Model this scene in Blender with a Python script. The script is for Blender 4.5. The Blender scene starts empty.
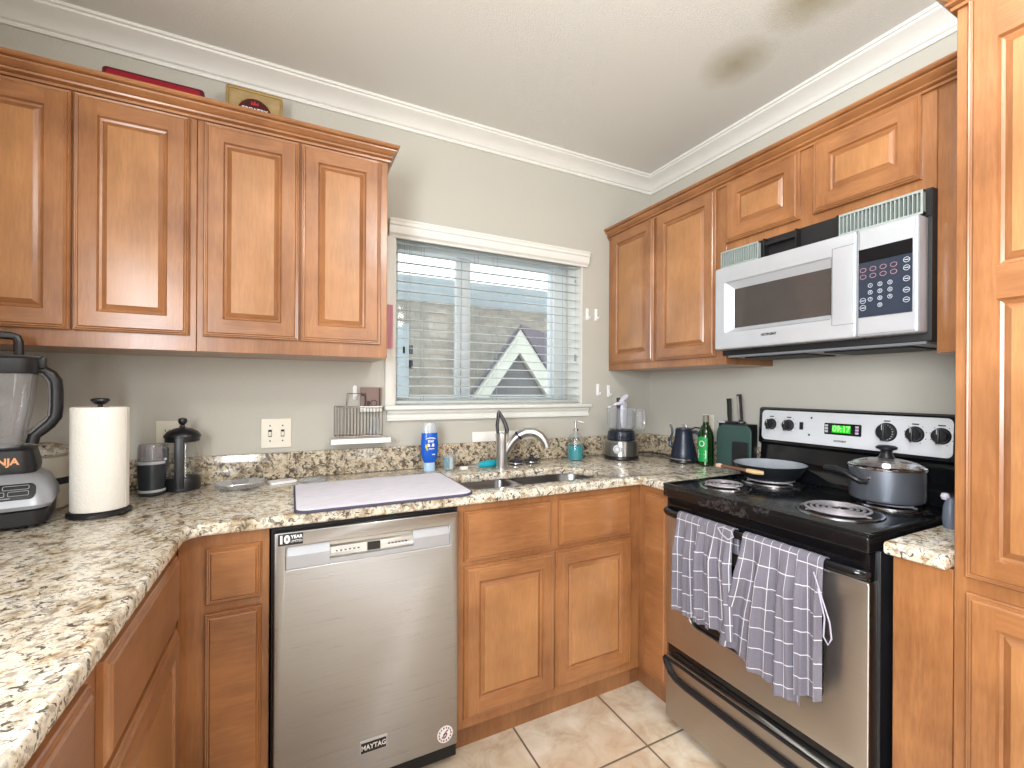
import bpy, bmesh, math, random
from mathutils import Vector, Matrix
random.seed(7)
PI = math.pi
K = 1.0534          # heights of this room's fittings relative to the catalogue heights used below
S = bpy.context.scene
COL = S.collection
# ------------------------------------------------------------------ camera
cd = bpy.data.cameras.new('camera')
cam = bpy.data.objects.new('camera', cd); COL.objects.link(cam)
cd.sensor_width = 36; cd.lens = 454.64*36/1024
cd.shift_x = -0.01638; cd.shift_y = 0.00526
cd.clip_start = .02; cd.clip_end = 200
cam.matrix_world = (Matrix.Translation((-1.98446, -2.17155, 1.2712*K)) @ Matrix.Rotation(-.48066, 4, 'Z')
                    @ Matrix.Rotation(PI/2, 4, 'X') @ Matrix.Rotation(.0056, 4, 'Z'))
S.camera = cam
# ------------------------------------------------------------------ light and exposure
w = bpy.data.worlds.new('overcast_sky'); S.world = w; w.use_nodes = True
wb = w.node_tree.nodes['Background']; wb.inputs[0].default_value = (.93, .97, 1, 1); wb.inputs[1].default_value = 2.6
def area(name, loc, rot, sx, sy, power, col=(1, 1, 1)):
    l = bpy.data.lights.new(name, 'AREA'); l.shape = 'RECTANGLE'; l.size = sx; l.size_y = sy
    l.energy = power; l.color = col
    o = bpy.data.objects.new(name, l); COL.objects.link(o); o.location = loc; o.rotation_euler = rot
    return o
area('rear_highlight_strip', (-1.30, -4.5, 1.35*K), (math.radians(90), 0, 0), .42, 2.1, 11, (.97, .98, 1))  # unseen strip light added for the upright highlight on the dishwasher door
area('left_wall_fill', (-2.88, -2.65, 1.55*K), (math.radians(90), 0, math.radians(-90)), 1.2, 1.0, 105, (.92, .96, 1))  # added fill light, no window is built here; brightens the stove wall
pl = bpy.data.lights.new('ceiling_lamp', 'POINT'); pl.energy = 27; pl.shadow_soft_size = .14; pl.color = (1, .97, .94)
pl2 = bpy.data.lights.new('rear_fill', 'POINT'); pl2.energy = 15; pl2.shadow_soft_size = .2; pl2.color = (1, .96, .92)  # added unseen fill behind the camera, lifts left drawer fronts and wall cabinets
pl2o = bpy.data.objects.new('rear_fill', pl2); COL.objects.link(pl2o); pl2o.location = (-.95, -3.2, 2.1*K)
plo = bpy.data.objects.new('ceiling_lamp', pl); COL.objects.link(plo); plo.location = (-1.32, -1.95, 2.27*K)
S.view_settings.view_transform = 'Standard'; S.view_settings.look = 'None'
S.view_settings.gamma = 1; S.view_settings.use_curve_mapping = False
S.view_settings.exposure = 0.08
# ------------------------------------------------------------------ materials
def srgb(r, g, b):
    f = lambda c: c/12.92 if c <= .04045 else ((c+.055)/1.055)**2.4
    return (f(r/255), f(g/255), f(b/255), 1)
class N:
    def __init__(s, name):
        s.m = bpy.data.materials.new(name); s.m.use_nodes = True
        s.t = s.m.node_tree; s.b = s.t.nodes['Principled BSDF']; s.out = s.t.nodes['Material Output']
    def n(s, typ, **kw):
        x = s.t.nodes.new(typ)
        for k, v in kw.items():
            if k.startswith('i_'):
                k = k[2:]; k = int(k) if k.isdigit() else k.replace('_', ' ')
                x.inputs[k].default_value = v
            else: setattr(x, k, v)
        return x
    def l(s, a, b): s.t.links.new(a, b)
    def coord(s, scale=(1, 1, 1), out='Object', rot=(0, 0, 0)):
        c = s.n('ShaderNodeTexCoord'); mp = s.n('ShaderNodeMapping')
        mp.inputs['Scale'].default_value = scale; mp.inputs['Rotation'].default_value = rot
        s.l(c.outputs[out], mp.inputs[0]); return mp.outputs[0]
    def noise(s, vec, scale, detail=4, rough=.55, dist=0):
        x = s.n('ShaderNodeTexNoise'); x.inputs['Scale'].default_value = scale; x.inputs['Detail'].default_value = detail
        x.inputs['Roughness'].default_value = rough; x.inputs['Distortion'].default_value = dist
        s.l(vec, x.inputs['Vector']); return x.outputs['Fac']
    def ramp(s, fac, stops):
        x = s.n('ShaderNodeValToRGB'); e = x.color_ramp.elements
        while len(e) < len(stops): e.new(.5)
        for i, (p, c) in enumerate(stops): e[i].position = p; e[i].color = c if len(c) == 4 else (*c, 1)
        s.l(fac, x.inputs[0]); return x.outputs[0]
    def mix(s, fac, a, b, mode='MIX'):
        x = s.n('ShaderNodeMix', data_type='RGBA', blend_type=mode)
        for v, i in ((fac, 0), (a, 6), (b, 7)):
            if hasattr(v, 'links'): s.l(v, x.inputs[i])
            else: x.inputs[i].default_value = v
        return x.outputs[2]
    def math(s, op, a, b=0):
        x = s.n('ShaderNodeMath', operation=op)
        for v, i in ((a, 0), (b, 1)):
            if hasattr(v, 'links'): s.l(v, x.inputs[i])
            else: x.inputs[i].default_value = v
        return x.outputs[0]
    def bump(s, h, strength, dist):
        x = s.n('ShaderNodeBump'); x.inputs['Strength'].default_value = strength; x.inputs['Distance'].default_value = dist
        s.l(h, x.inputs['Height']); s.l(x.outputs[0], s.b.inputs['Normal'])
    def set(s, col=None, rough=None, metal=None, **kw):
        if col is not None:
            if hasattr(col, 'links'): s.l(col, s.b.inputs['Base Color'])
            else: s.b.inputs['Base Color'].default_value = col
        if rough is not None:
            if hasattr(rough, 'links'): s.l(rough, s.b.inputs['Roughness'])
            else: s.b.inputs['Roughness'].default_value = rough
        if metal is not None: s.b.inputs['Metallic'].default_value = metal
        for k, v in kw.items(): s.b.inputs[k.replace('_', ' ')].default_value = v
        return s.m
def plain(name, col, rough=.5, metal=0, var=.08, scale=12, **kw):
    n = N(name); f = n.noise(n.coord(), scale, 3)
    dark = tuple(c*(1-var) for c in col[:3])+(1,); lite = tuple(min(1, c*(1+var)) for c in col[:3])+(1,)
    n.set(n.ramp(f, [(.3, dark), (.7, lite)]), rough, metal, **kw); return n.m
def wood(name, grain, base=(177, 122, 76), dark=(134, 84, 47), rough=.32):
    n = N(name)
    sc = {'z': (9, 9, 1.0), 'h': (1.0, 1.0, 9)}[grain]
    v = n.coord(sc)
    f = n.noise(v, 3.2, 5, .6, .6)
    g = n.noise(n.coord(tuple(c*5 for c in sc)), 4, 3, .6)
    blotch = n.noise(n.coord((1.6, 1.6, 1.6)), 2.5, 3)
    c = n.ramp(f, [(.28, srgb(*dark)), (.5, srgb(*[(a+b)/2 for a, b in zip(base, dark)])), (.72, srgb(*base))])
    c = n.mix(n.ramp(g, [(.35, (.55,)*3), (.6, (0, 0, 0))]), c, srgb(*[x*.86 for x in dark]))
    c = n.mix(.5, c, n.ramp(blotch, [(.35, srgb(*[x*.9 for x in dark])), (.65, srgb(*base))]))
    n.set(c, n.ramp(f, [(.3, (rough-.04,)*3), (.7, (rough+.05,)*3)]), 0)
    n.b.inputs['Coat Weight'].default_value = .5; n.b.inputs['Coat Roughness'].default_value = .2
    return n.m
WV = wood('maple_vertical', 'z'); WH = wood('maple_horizontal', 'h')
WD = wood('maple_panel', 'z', (187, 134, 85), (158, 106, 62))
def granite(name, pale=(232, 228, 217), k=0.0):
    n = N(name); v = n.coord()
    wv = n.coord((1, .8, 1), rot=(.4, .2, .7))
    big = n.noise(wv, 27, 6, .62, .5)
    c = n.ramp(big, [(.28+k, srgb(92, 80, 68)), (.36+k, srgb(166, 146, 116)), (.43+k, srgb(210, 198, 176)), (.54+k, srgb(*pale)), (.75, srgb(206, 196, 178))])
    gold = n.noise(n.coord((1, 1, 1), rot=(.9, .3, .1)), 44, 4, .6, .8)
    c = n.mix(n.ramp(gold, [(.60, (0, 0, 0)), (.68, (.75,)*3)]), c, srgb(142, 108, 72))
    blk = n.noise(n.coord((1, 1.25, 1), rot=(.1, .6, 1.2)), 56, 5, .62, 1.0)
    c = n.mix(n.ramp(blk, [(.575-k, (0, 0, 0)), (.615-k, (.9,)*3)]), c, srgb(58, 52, 48))
    gry = n.noise(n.coord((1, 1, 1), rot=(1.3, .2, .2)), 60, 4, .6, .4)
    c = n.mix(n.ramp(gry, [(.53, (0, 0, 0)), (.60, (.7,)*3)]), c, srgb(150, 142, 130))
    sp = n.n('ShaderNodeTexVoronoi'); sp.inputs['Scale'].default_value = 130; n.l(v, sp.inputs['Vector'])
    c = n.mix(n.ramp(sp.outputs['Distance'], [(.12, (.7,)*3), (.22, (0, 0, 0))]), c, srgb(70, 60, 50))
    n.set(c, .14, 0); n.b.inputs['Coat Weight'].default_value = .3; n.b.inputs['Coat Roughness'].default_value = .06
    return n.m
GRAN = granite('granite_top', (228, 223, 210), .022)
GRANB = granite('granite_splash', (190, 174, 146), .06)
def paint(name, col, scale=160, st=.35, rough=.7, d=.002):
    n = N(name); f = n.noise(n.coord(), scale, 3, .6)
    b = n.noise(n.coord(), 1.2, 2)
    n.set(n.ramp(b, [(.3, tuple(c*.97 for c in col[:3])+(1,)), (.7, col)]), rough); n.bump(f, st, d); return n.m
WALL = paint('wall_paint', srgb(190, 187, 177), 130, .45)
WHITE = plain('white_trim_paint', srgb(226, 225, 219), .4, var=.02)
def ceiling_mat():
    n = N('ceiling_texture'); f = n.noise(n.coord(), 150, 4, .65)
    c = srgb(224, 223, 217)
    tc = n.n('ShaderNodeTexCoord')
    for (x, y, r, amt) in ((-.43, -.95, .17, 1.0), (-.47, -1.28, .18, 1.1)):
        vm = n.n('ShaderNodeVectorMath', operation='SUBTRACT'); n.l(tc.outputs['Object'], vm.inputs[0])
        vm.inputs[1].default_value = (x, y, 2.5*K)
        sc = n.n('ShaderNodeVectorMath', operation='MULTIPLY'); n.l(vm.outputs[0], sc.inputs[0]); sc.inputs[1].default_value = (1.15, .95, 0)
        ln = n.n('ShaderNodeVectorMath', operation='LENGTH'); n.l(sc.outputs[0], ln.inputs[0])
        nz = n.noise(n.coord(), 14, 5, .7)
        dd = n.math('ADD', n.math('DIVIDE', ln.outputs['Value'], r), n.math('MULTIPLY', n.math('SUBTRACT', nz, .5), .45))
        k = n.ramp(dd, [(.05, (amt*.62,)*3), (.5, (amt*.3,)*3), (.95, (0, 0, 0))])
        c = n.mix(k, c, srgb(138, 124, 58))
    n.set(c, .8); n.bump(f, .5, .003); return n.m
CEIL = ceiling_mat()
def tile_mat():
    n = N('ceramic_floor_tile'); v = n.coord()
    sep = n.n('ShaderNodeSeparateXYZ'); n.l(v, sep.inputs[0])
    def line(out, off):
        a = n.math('FRACT', n.math('DIVIDE', n.math('ADD', out, off), .41))
        return n.math('ABSOLUTE', n.math('SUBTRACT', a, .5))
    gx = line(sep.outputs[0], .79+.205+4.1); gy = line(sep.outputs[1], .865+.205+8.2)
    g = n.math('MINIMUM', gx, gy)          # 0 on the grout line
    a = n.noise(v, 9, 6, .65, .6); b = n.noise(v, 3, 4, .6)
    c = n.ramp(a, [(.32, srgb(190, 166, 138)), (.5, srgb(218, 204, 182)), (.68, srgb(234, 225, 210))])
    c = n.mix(n.ramp(b, [(.45, (0, 0, 0)), (.7, (.5,)*3)]), c, srgb(196, 160, 124))
    k = n.ramp(g, [(.007, (1, 1, 1)), (.011, (0, 0, 0))])
    c = n.mix(k, c, srgb(112, 98, 84))
    n.set(c, .32); n.bump(n.math('MULTIPLY', k, -1), .5, .002); return n.m
TILE = tile_mat()
ROT = 0.25
def steel(name, col, rough, direction='h', st=.04):
    n = N(name); sc = {'h': (2, 2, 260), 'v': (260, 260, 2), 'n': (40, 40, 40)}[direction]
    f = n.noise(n.coord(sc), 2.0, 3, .6)
    if direction == 'h':
        tg = n.n('ShaderNodeTangent', direction_type='RADIAL', axis='Z'); n.l(tg.outputs[0], n.b.inputs['Tangent']); n.b.inputs['Anisotropic'].default_value = .85; n.b.inputs['Anisotropic Rotation'].default_value = ROT
    n.set(n.ramp(f, [(.35, tuple(c*.93 for c in col[:3])+(1,)), (.65, col)]), n.ramp(f, [(.3, (rough-.04,)*3), (.7, (rough+.05,)*3)]), 1)
    
    return n.m
STEEL = steel('brushed_stainless', srgb(172, 171, 172), .31)
STEELR = steel('range_stainless', srgb(206, 203, 198), .42)
SILVER = plain('silver_fascia', srgb(203, 206, 210), .38, .35, .03, 30)
CHROME = plain('chrome', srgb(220, 220, 222), .12, 1, .03)
NICKEL = plain('brushed_nickel', srgb(206, 204, 202), .28, 1, .05)
BLK = plain('black_enamel', srgb(16, 17, 20), .12, 0, .15)
BLKP = plain('black_plastic', srgb(26, 27, 31), .35, 0, .15)
BLKM = plain('matte_black', srgb(18, 18, 20), .6, 0, .1)
GREY = plain('grey_plastic', srgb(120, 124, 130), .4)
LGREY = plain('light_grey_plastic', srgb(188, 192, 198), .4)
WPL = plain('white_plastic', srgb(238, 237, 232), .4, var=.02)
OUTLET = plain('ivory_plastic', srgb(232, 226, 210), .4, var=.02)
INK = plain('dark_ink', srgb(34, 34, 38), .6)
WINK = plain('white_ink', srgb(240, 240, 240), .6, var=.01)
def clear(name, tint=(1, 1, 1), op=.08, gl=.10, rough=.04):
    n = N(name); tr = n.n('ShaderNodeBsdfTransparent'); tr.inputs[0].default_value = (*tint, 1)
    g = n.n('ShaderNodeBsdfGlossy'); g.inputs['Roughness'].default_value = rough
    lw = n.n('ShaderNodeLayerWeight'); lw.inputs[0].default_value = .35
    d = n.n('ShaderNodeBsdfDiffuse'); d.inputs[0].default_value = (.75*tint[0]+.1, .75*tint[1]+.1, .75*tint[2]+.1, 1)
    f = n.math('ADD', n.math('MULTIPLY', lw.outputs['Facing'], .45), gl*.3)
    m1 = n.n('ShaderNodeMixShader'); m1.inputs[0].default_value = op; n.l(tr.outputs[0], m1.inputs[1]); n.l(d.outputs[0], m1.inputs[2])
    m2 = n.n('ShaderNodeMixShader'); n.l(f, m2.inputs[0]); n.l(m1.outputs[0], m2.inputs[1]); n.l(g.outputs[0], m2.inputs[2])
    n.l(m2.outputs[0], n.out.inputs[0]); n.t.nodes.remove(n.b); return n.m
GLASS = clear('window_glass', (.97, .99, 1), .0, .08)
CLEAR = clear('clear_plastic', (.95, .96, .98), .12, .15)
CLEARS = clear('smoky_clear_plastic', (.80, .80, .84), .22, .2)
CLEARG = clear('clear_glass', (.97, .98, .98), .04, .1)
def emit(name, col, st):
    n = N(name); n.b.inputs['Emission Color'].default_value = col; n.b.inputs['Emission Strength'].default_value = st
    n.set(col, .5); return n.m
LED = emit('green_led', srgb(20, 170, 20), .55); LEDB = emit('green_digits', srgb(130, 255, 110), 1.1)
# ------------------------------------------------------------------ mesh helpers
class F:    # a working frame: w along U, h up, d out along the normal
    def __init__(s, o, u, n): s.o, s.u, s.nn = Vector(o), Vector(u), Vector(n)
    def __call__(s, w, h, d=0): return s.o+s.u*w+Vector((0, 0, h))+s.nn*d
def faceY(x0, y, z=0): return F((x0, y, z), (1, 0, 0), (0, -1, 0))      # on the window wall, seen from the room
def faceX(x, y0, z=0): return F((x, y0, z), (0, -1, 0), (-1, 0, 0))     # on the stove wall
def faceL(x, y0, z=0): return F((x, y0, z), (0, 1, 0), (1, 0, 0))       # left run, facing the stove
class B:
    def __init__(s, *mats): s.bm = bmesh.new(); s.mats = list(mats); s.smooth = True
    def quad(s, ps, m=0):
        f = s.bm.faces.new([s.bm.verts.new(p) for p in ps]); f.material_index = m; return f
    def _new(s, verts, m):
        for f in {f for v in verts for f in v.link_faces}: f.material_index = m
    def box(s, x0, x1, y0, y1, z0, z1, m=0, bev=0, fr=None, seg=2):
        r = bmesh.ops.create_cube(s.bm, size=1)
        vs = r['verts']
        for v in vs:
            v.co = Vector(((x0+x1)/2+v.co.x*(x1-x0), (y0+y1)/2+v.co.y*(y1-y0), (z0+z1)/2+v.co.z*(z1-z0)))
        if bev:
            es = list({e for v in vs for e in v.link_edges})
            r2 = bmesh.ops.bevel(s.bm, geom=es, offset=bev, segments=seg, affect='EDGES', profile=.5)
            vs = list({v for f in r2['faces'] for v in f.verts} | {v for v in vs if v.is_valid})
        if fr is not None:
            for v in vs: v.co = fr(v.co.x, v.co.z, v.co.y)
        s._new(vs, m); return s
    def fbox(s, fr, w0, w1, h0, h1, d0, d1, m=0, bev=0, seg=2):
        return s.box(w0, w1, d0, d1, h0, h1, m, bev, fr, seg)
    def lathe(s, prof, c=(0, 0, 0), m=0, seg=32, axis=None, closed=False, sx=1, sy=1, rot=None):
        c = Vector(c); rings = []
        A = Vector(axis).normalized() if axis else Vector((0, 0, 1))
        q = Vector((0, 0, 1)).rotation_difference(A).to_matrix()
        for r, z in prof:
            if r < 1e-6: rings.append([s.bm.verts.new(c+q @ Vector((0, 0, z)))]); continue
            rings.append([s.bm.verts.new(c+q @ Vector((sx*r*math.cos(2*PI*i/seg), sy*r*math.sin(2*PI*i/seg), z))) for i in range(seg)])
        pairs = list(zip(rings, rings[1:]))
        if closed: pairs.append((rings[-1], rings[0]))
        for a, b in pairs:
            for i in range(seg):
                j = (i+1) % seg
                vs = [a[i % len(a)], a[j % len(a)], b[j % len(b)], b[i % len(b)]]
                u = []
                for v in vs:
                    if v not in u: u.append(v)
                if len(u) > 2:
                    f = s.bm.faces.new(u); f.material_index = m
        return s
    def cyl(s, c, r, z0, z1, m=0, seg=24, axis=None, bev=0):
        p = [(0, z0), (r-bev, z0), (r, z0+bev), (r, z1-bev), (r-bev, z1), (0, z1)] if bev else [(0, z0), (r, z0), (r, z1), (0, z1)]
        return s.lathe(p, c, m, seg, axis)
    def tube(s, pts, r, m=0, seg=8, closed=False, cap=True, flat=1, upv=None):
        pts = [Vector(p) for p in pts]; n = len(pts); rings = []
        R = r if isinstance(r, (list, tuple)) else [r]*n
        t0 = (pts[1]-pts[0]).normalized()
        up = Vector(upv) if upv else (Vector((0, 0, 1)) if abs(t0.z) < .9 else Vector((1, 0, 0)))
        for i, p in enumerate(pts):
            a = pts[i-1] if (i or closed) else p; b = pts[(i+1) % n] if (i < n-1 or closed) else p
            t = (b-a).normalized(); sd = t.cross(up)
            if sd.length < 1e-4: sd = t.cross(Vector((0, 1, 0)))
            sd.normalize(); u2 = sd.cross(t).normalized()
            if not upv: up = u2
            rings.append([s.bm.verts.new(p+(sd*math.cos(2*PI*k/seg)+u2*math.sin(2*PI*k/seg)*flat)*R[i]) for k in range(seg)])
        pr = list(zip(rings, rings[1:]))+([(rings[-1], rings[0])] if closed else [])
        for a, b in pr:
            for k in range(seg):
                f = s.bm.faces.new([a[k], a[(k+1) % seg], b[(k+1) % seg], b[k]]); f.material_index = m
        if cap and not closed:
            for rg in (rings[0], rings[-1]):
                f = s.bm.faces.new(rg); f.material_index = m
        return s
    def grid(s, nu, nv, fn, m=0, uv=False):
        V = [[s.bm.verts.new(fn(i/nu, j/nv)) for j in range(nv+1)] for i in range(nu+1)]
        L = s.bm.loops.layers.uv.verify() if uv else None
        for i in range(nu):
            for j in range(nv):
                f = s.bm.faces.new([V[i][j], V[i+1][j], V[i+1][j+1], V[i][j+1]]); f.material_index = m
                if uv:
                    for lp, (a, b) in zip(f.loops, ((i, j), (i+1, j), (i+1, j+1), (i, j+1))): lp[L].uv = (a/nu, b/nv)
        return s
    def prism(s, outline, p0, p1, m=0):       # outline: list of 3D points, extruded by the vector p1-p0
        d = Vector(p1)-Vector(p0); a = [s.bm.verts.new(Vector(p)) for p in outline]; b = [s.bm.verts.new(Vector(p)+d) for p in outline]
        n = len(a)
        for f in ([a], [b[::-1]]): s.bm.faces.new(f[0]).material_index = m
        for i in range(n): s.bm.faces.new([a[i], b[i], b[(i+1) % n], a[(i+1) % n]]).material_index = m
        return s
    def sweep(s, prof, path, m=0, cap=True):  # path: function giving the point for profile (o, z) at each station
        rings = [[s.bm.verts.new(Vector(st(o, z))) for o, z in prof] for st in path]
        for a, b in zip(rings, rings[1:]):
            for i in range(len(prof)-1): s.bm.faces.new([a[i], a[i+1], b[i+1], b[i]]).material_index = m
        if cap:
            for r in (rings[0], rings[-1]):
                s.bm.faces.new(r).material_index = m
        return s
    def _merge(s, me, fn, m):
        t = bmesh.new(); t.from_mesh(me)
        for v in t.verts: v.co = fn(v.co)
        for f in t.faces: f.material_index = m
        bmesh.ops.remove_doubles(t, verts=t.verts[:], dist=1e-5)
        t.to_mesh(me); t.free(); s.bm.from_mesh(me); bpy.data.meshes.remove(me)
    def plate(s, loops, t, fr=None, z=0, bev=0, m=0, rot=0, at=(0, 0)):   # flat slab from outlines (holes allowed), rounded rim
        cu = bpy.data.curves.new('tmp', 'CURVE'); cu.dimensions = '2D'; cu.fill_mode = 'BOTH'
        for lp in loops:
            sp = cu.splines.new('POLY'); sp.points.add(len(lp)-1); sp.use_cyclic_u = True
            for p, q in zip(sp.points, lp): p.co = (q[0], q[1], 0, 1)
        cu.extrude = max(t/2-bev, 1e-5); cu.bevel_depth = bev; cu.bevel_resolution = 2; cu.offset = -bev
        o = bpy.data.objects.new('tmp', cu); COL.objects.link(o)
        dg = bpy.context.evaluated_depsgraph_get(); me = bpy.data.meshes.new_from_object(o.evaluated_get(dg))
        bpy.data.objects.remove(o); bpy.data.curves.remove(cu)
        c, sn = math.cos(rot), math.sin(rot)
        def fn(co):
            x, y = co.x*c-co.y*sn+at[0], co.x*sn+co.y*c+at[1]
            return fr(x, y, co.z+z) if fr else Vector((x, y, co.z+z))
        s._merge(me, fn, m)
        return s
    def text(s, body, size, fr, w=0, h=0, d=0, m=0, align='CENTER', bold=0, sx=1, ext=.0004):
        cu = bpy.data.curves.new('tmp', 'FONT'); cu.body = body; cu.size = size; cu.align_x = align; cu.align_y = 'CENTER'
        cu.extrude = ext; cu.offset = bold; cu.resolution_u = 3
        o = bpy.data.objects.new('tmp', cu); COL.objects.link(o)
        dg = bpy.context.evaluated_depsgraph_get(); me = bpy.data.meshes.new_from_object(o.evaluated_get(dg))
        bpy.data.objects.remove(o); bpy.data.curves.remove(cu)
        s._merge(me, lambda co: fr(w+co.x*sx, h+co.y, d+co.z), m)
        return s
def rrect(x0, x1, y0, y1, r, n=5, rs=None):
    rs = rs or (r,)*4; out = []
    for (cx, cy, a0, q) in ((x1-rs[0], y0+rs[0], -90, rs[0]), (x1-rs[1], y1-rs[1], 0, rs[1]), (x0+rs[2], y1-rs[2], 90, rs[2]), (x0+rs[3], y0+rs[3], 180, rs[3])):
        for i in range(n+1):
            a = math.radians(a0+90*i/n); out.append((cx+q*math.cos(a), cy+q*math.sin(a)))
    return out
def circ(cx, cy, r, n=24, ry=None): return [(cx+r*math.cos(2*PI*i/n), cy+(ry or r)*math.sin(2*PI*i/n)) for i in range(n)]
OFF = {}
def props(o, label=None, cat=None, group=None, kind=None):
    if label: o['label'] = label
    if cat: o['category'] = cat
    if group: o['group'] = group
    if kind: o['kind'] = kind
    return o
def obj(name, b, parent=None, label=None, cat=None, group=None, kind=None, flat=False, angle=35, local=False, loc=None, rz=0):
    """b is in room coordinates (heights get the factor K); local=True: b is relative to the parent's base"""
    me = bpy.data.meshes.new(name)
    off = Vector((0, 0, 0))
    if parent is not None and not local: off = OFF.get(parent.name, Vector((0, 0, 0)))
    base = Vector(loc) if loc is not None else Vector((0, 0, 0))
    bmesh.ops.recalc_face_normals(b.bm, faces=b.bm.faces)
    for v in b.bm.verts: v.co = Vector((v.co.x-off.x, v.co.y-off.y, (v.co.z-off.z)*K))
    b.bm.to_mesh(me); b.bm.free()
    for m in b.mats: me.materials.append(m)
    if not flat and len(me.polygons):
        me.polygons.foreach_set('use_smooth', [True]*len(me.polygons))
        me.set_sharp_from_angle(angle=math.radians(angle))
    o = bpy.data.objects.new(name, me); COL.objects.link(o)
    if loc is not None: o.location = (base.x, base.y, base.z*K); o.rotation_euler = (0, 0, rz); OFF[o.name] = base
    if parent is not None:
        o.parent = parent; OFF[o.name] = off
    return props(o, label, cat, group, kind)
def thing(name, label, cat, loc=(0, 0, 0), rz=0, group=None):
    o = bpy.data.objects.new(name, None); COL.objects.link(o); o.empty_display_size = .05
    o.location = (loc[0], loc[1], loc[2]*K); o.rotation_euler = (0, 0, rz)
    OFF[o.name] = Vector(loc)
    return props(o, label, cat, group)
def dup(root, loc, rz=0, label=None, group=None):
    r = root.copy(); COL.objects.link(r); r.location = (loc[0], loc[1], loc[2]*K); r.rotation_euler = (0, 0, rz)
    if label: r['label'] = label
    if group: r['group'] = group
    for ch in list(root.children):
        c = ch.copy(); COL.objects.link(c); c.parent = r
        for g in ch.children:
            d = g.copy(); COL.objects.link(d); d.parent = c
    return r
def struct(name, b, **kw): return obj(name, b, kind='structure', **kw)
CT = .914           # worktop height
exec_sections = []
# ================================================================== THE ROOM
X0, X1, Y0, Y1, ZC = -2.9, 0.0, -4.6, 0.0, 2.5
WX0, WX1, WZ0, WZ1 = -1.563, -.51, 1.19, 1.992      # window opening
b = B(TILE); b.box(X0-.1, X1+.1, Y0-.1, Y1+.02, -.1, 0); struct('floor', b, flat=True)
b = B(CEIL); b.box(X0-.1, X1+.1, Y0-.1, Y1+.3, ZC, ZC+.1); struct('ceiling', b, flat=True)
b = B(WALL, WHITE)
for (a, c, d, e) in ((X0-.1, WX0, 0, ZC), (WX1, X1+.25, 0, ZC), (WX0, WX1, 0, WZ0), (WX0, WX1, WZ1, ZC)): b.box(a, c, 0, .26, d, e)
bmesh.ops.remove_doubles(b.bm, verts=b.bm.verts, dist=1e-5)
struct('wall_back', b, flat=True)
b = B(WALL); b.box(0, .12, Y0-.1, 0, 0, ZC); struct('wall_right', b, flat=True)
b = B(WALL); b.box(X0-.12, X0, Y0-.1, 0, 0, ZC); struct('wall_left', b, flat=True)
b = B(WALL); b.box(X0, X1, Y0-.12, Y0, 0, ZC); struct('wall_front', b, flat=True)
crown = [(0, 2.424), (.010, 2.424), (.013, 2.431), (.012, 2.436), (.020, 2.440), (.026, 2.449), (.040, 2.462), (.058, 2.472), (.072, 2.478), (.080, 2.482), (.083, 2.488), (.090, 2.490), (.090, 2.5), (0, 2.5)]
b = B(WHITE); b.sweep(crown, [lambda o, z: (X0, -o, z), lambda o, z: (-o, -o, z)]); struct('trim_1', b, angle=25)
b = B(WHITE); b.sweep(crown, [lambda o, z: (-o, -o, z), lambda o, z: (-o, Y0, z)]); struct('trim_2', b, angle=25)
# window: jambs, sill, apron, vinyl sash, glass
wr = thing('window_1', None, None, (0, 0, 0)); wr['kind'] = 'structure'
b = B(WHITE); b.box(WX1-.008, WX1-.0005, -.004, .2, WZ0, WZ1); b.box(WX0+.0005, WX0+.008, -.004, .2, WZ0, WZ1)
b.box(WX0+.008, WX1-.008, -.002, .2, WZ1-.008, WZ1-.0005); b.box(WX0, WX1, 0.001, .2, WZ0+.0005, WZ0+.008)
obj('window_jamb', b, wr, flat=True)
b = B(WHITE); b.box(-1.603, WX0, -.014, -.001, WZ0+.006, 1.94, bev=.003); obj('window_casing', b, wr)
b = B(WHITE); b.box(-1.610, -.470, -.048, 0.0, 1.178, 1.196, bev=.004); obj('window_sill', b, wr)
b = B(WHITE); b.sweep([(.001, 1.176), (.022, 1.176), (.022, 1.165), (.012, 1.155), (.012, 1.142), (.018, 1.138), (.018, 1.130), (.001, 1.130)], [lambda o, z: (-1.595, -o, z), lambda o, z: (-.472, -o, z)]); obj('window_apron', b, wr, angle=25)
VIN = plain('vinyl_frame', srgb(214, 220, 222), .4, var=.02)
b = B(VIN)
gx0, gx1, gz0, gz1 = WX0+.009, WX1-.009, WZ0+.009, WZ1-.009
for (x0, x1, z0, z1, y0, y1) in ((gx0, gx0+.04, gz0, gz1, .155, .235), (gx1-.085, gx1, gz0, gz1, .155, .235), (gx0+.04, gx1-.085, gz0, gz0+.03, .156, .234), (gx0+.04, gx1-.085, gz1-.045, gz1, .156, .234)):
    b.box(x0, x1, y0, y1, z0, z1, bev=.003)
obj('window_frame', b, wr)
b = B(VIN); b.box(-1.205, -1.178, .17, .20, gz0+.03, gz1-.045, bev=.003); b.box(-1.172, -1.118, .185, .225, gz0+.03, gz1-.045, bev=.004); b.box(gx1-.095, gx1-.085, .18, .22, gz0+.03, gz1-.045)
obj('meeting_stile', b, wr)
b = B(GLASS); b.box(gx0+.04, -1.178, .193, .197, gz0+.03, gz1-.045); b.box(-1.118, gx1-.095, .207, .211, gz0+.03, gz1-.045); obj('window_pane', b, wr, flat=True)
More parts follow.
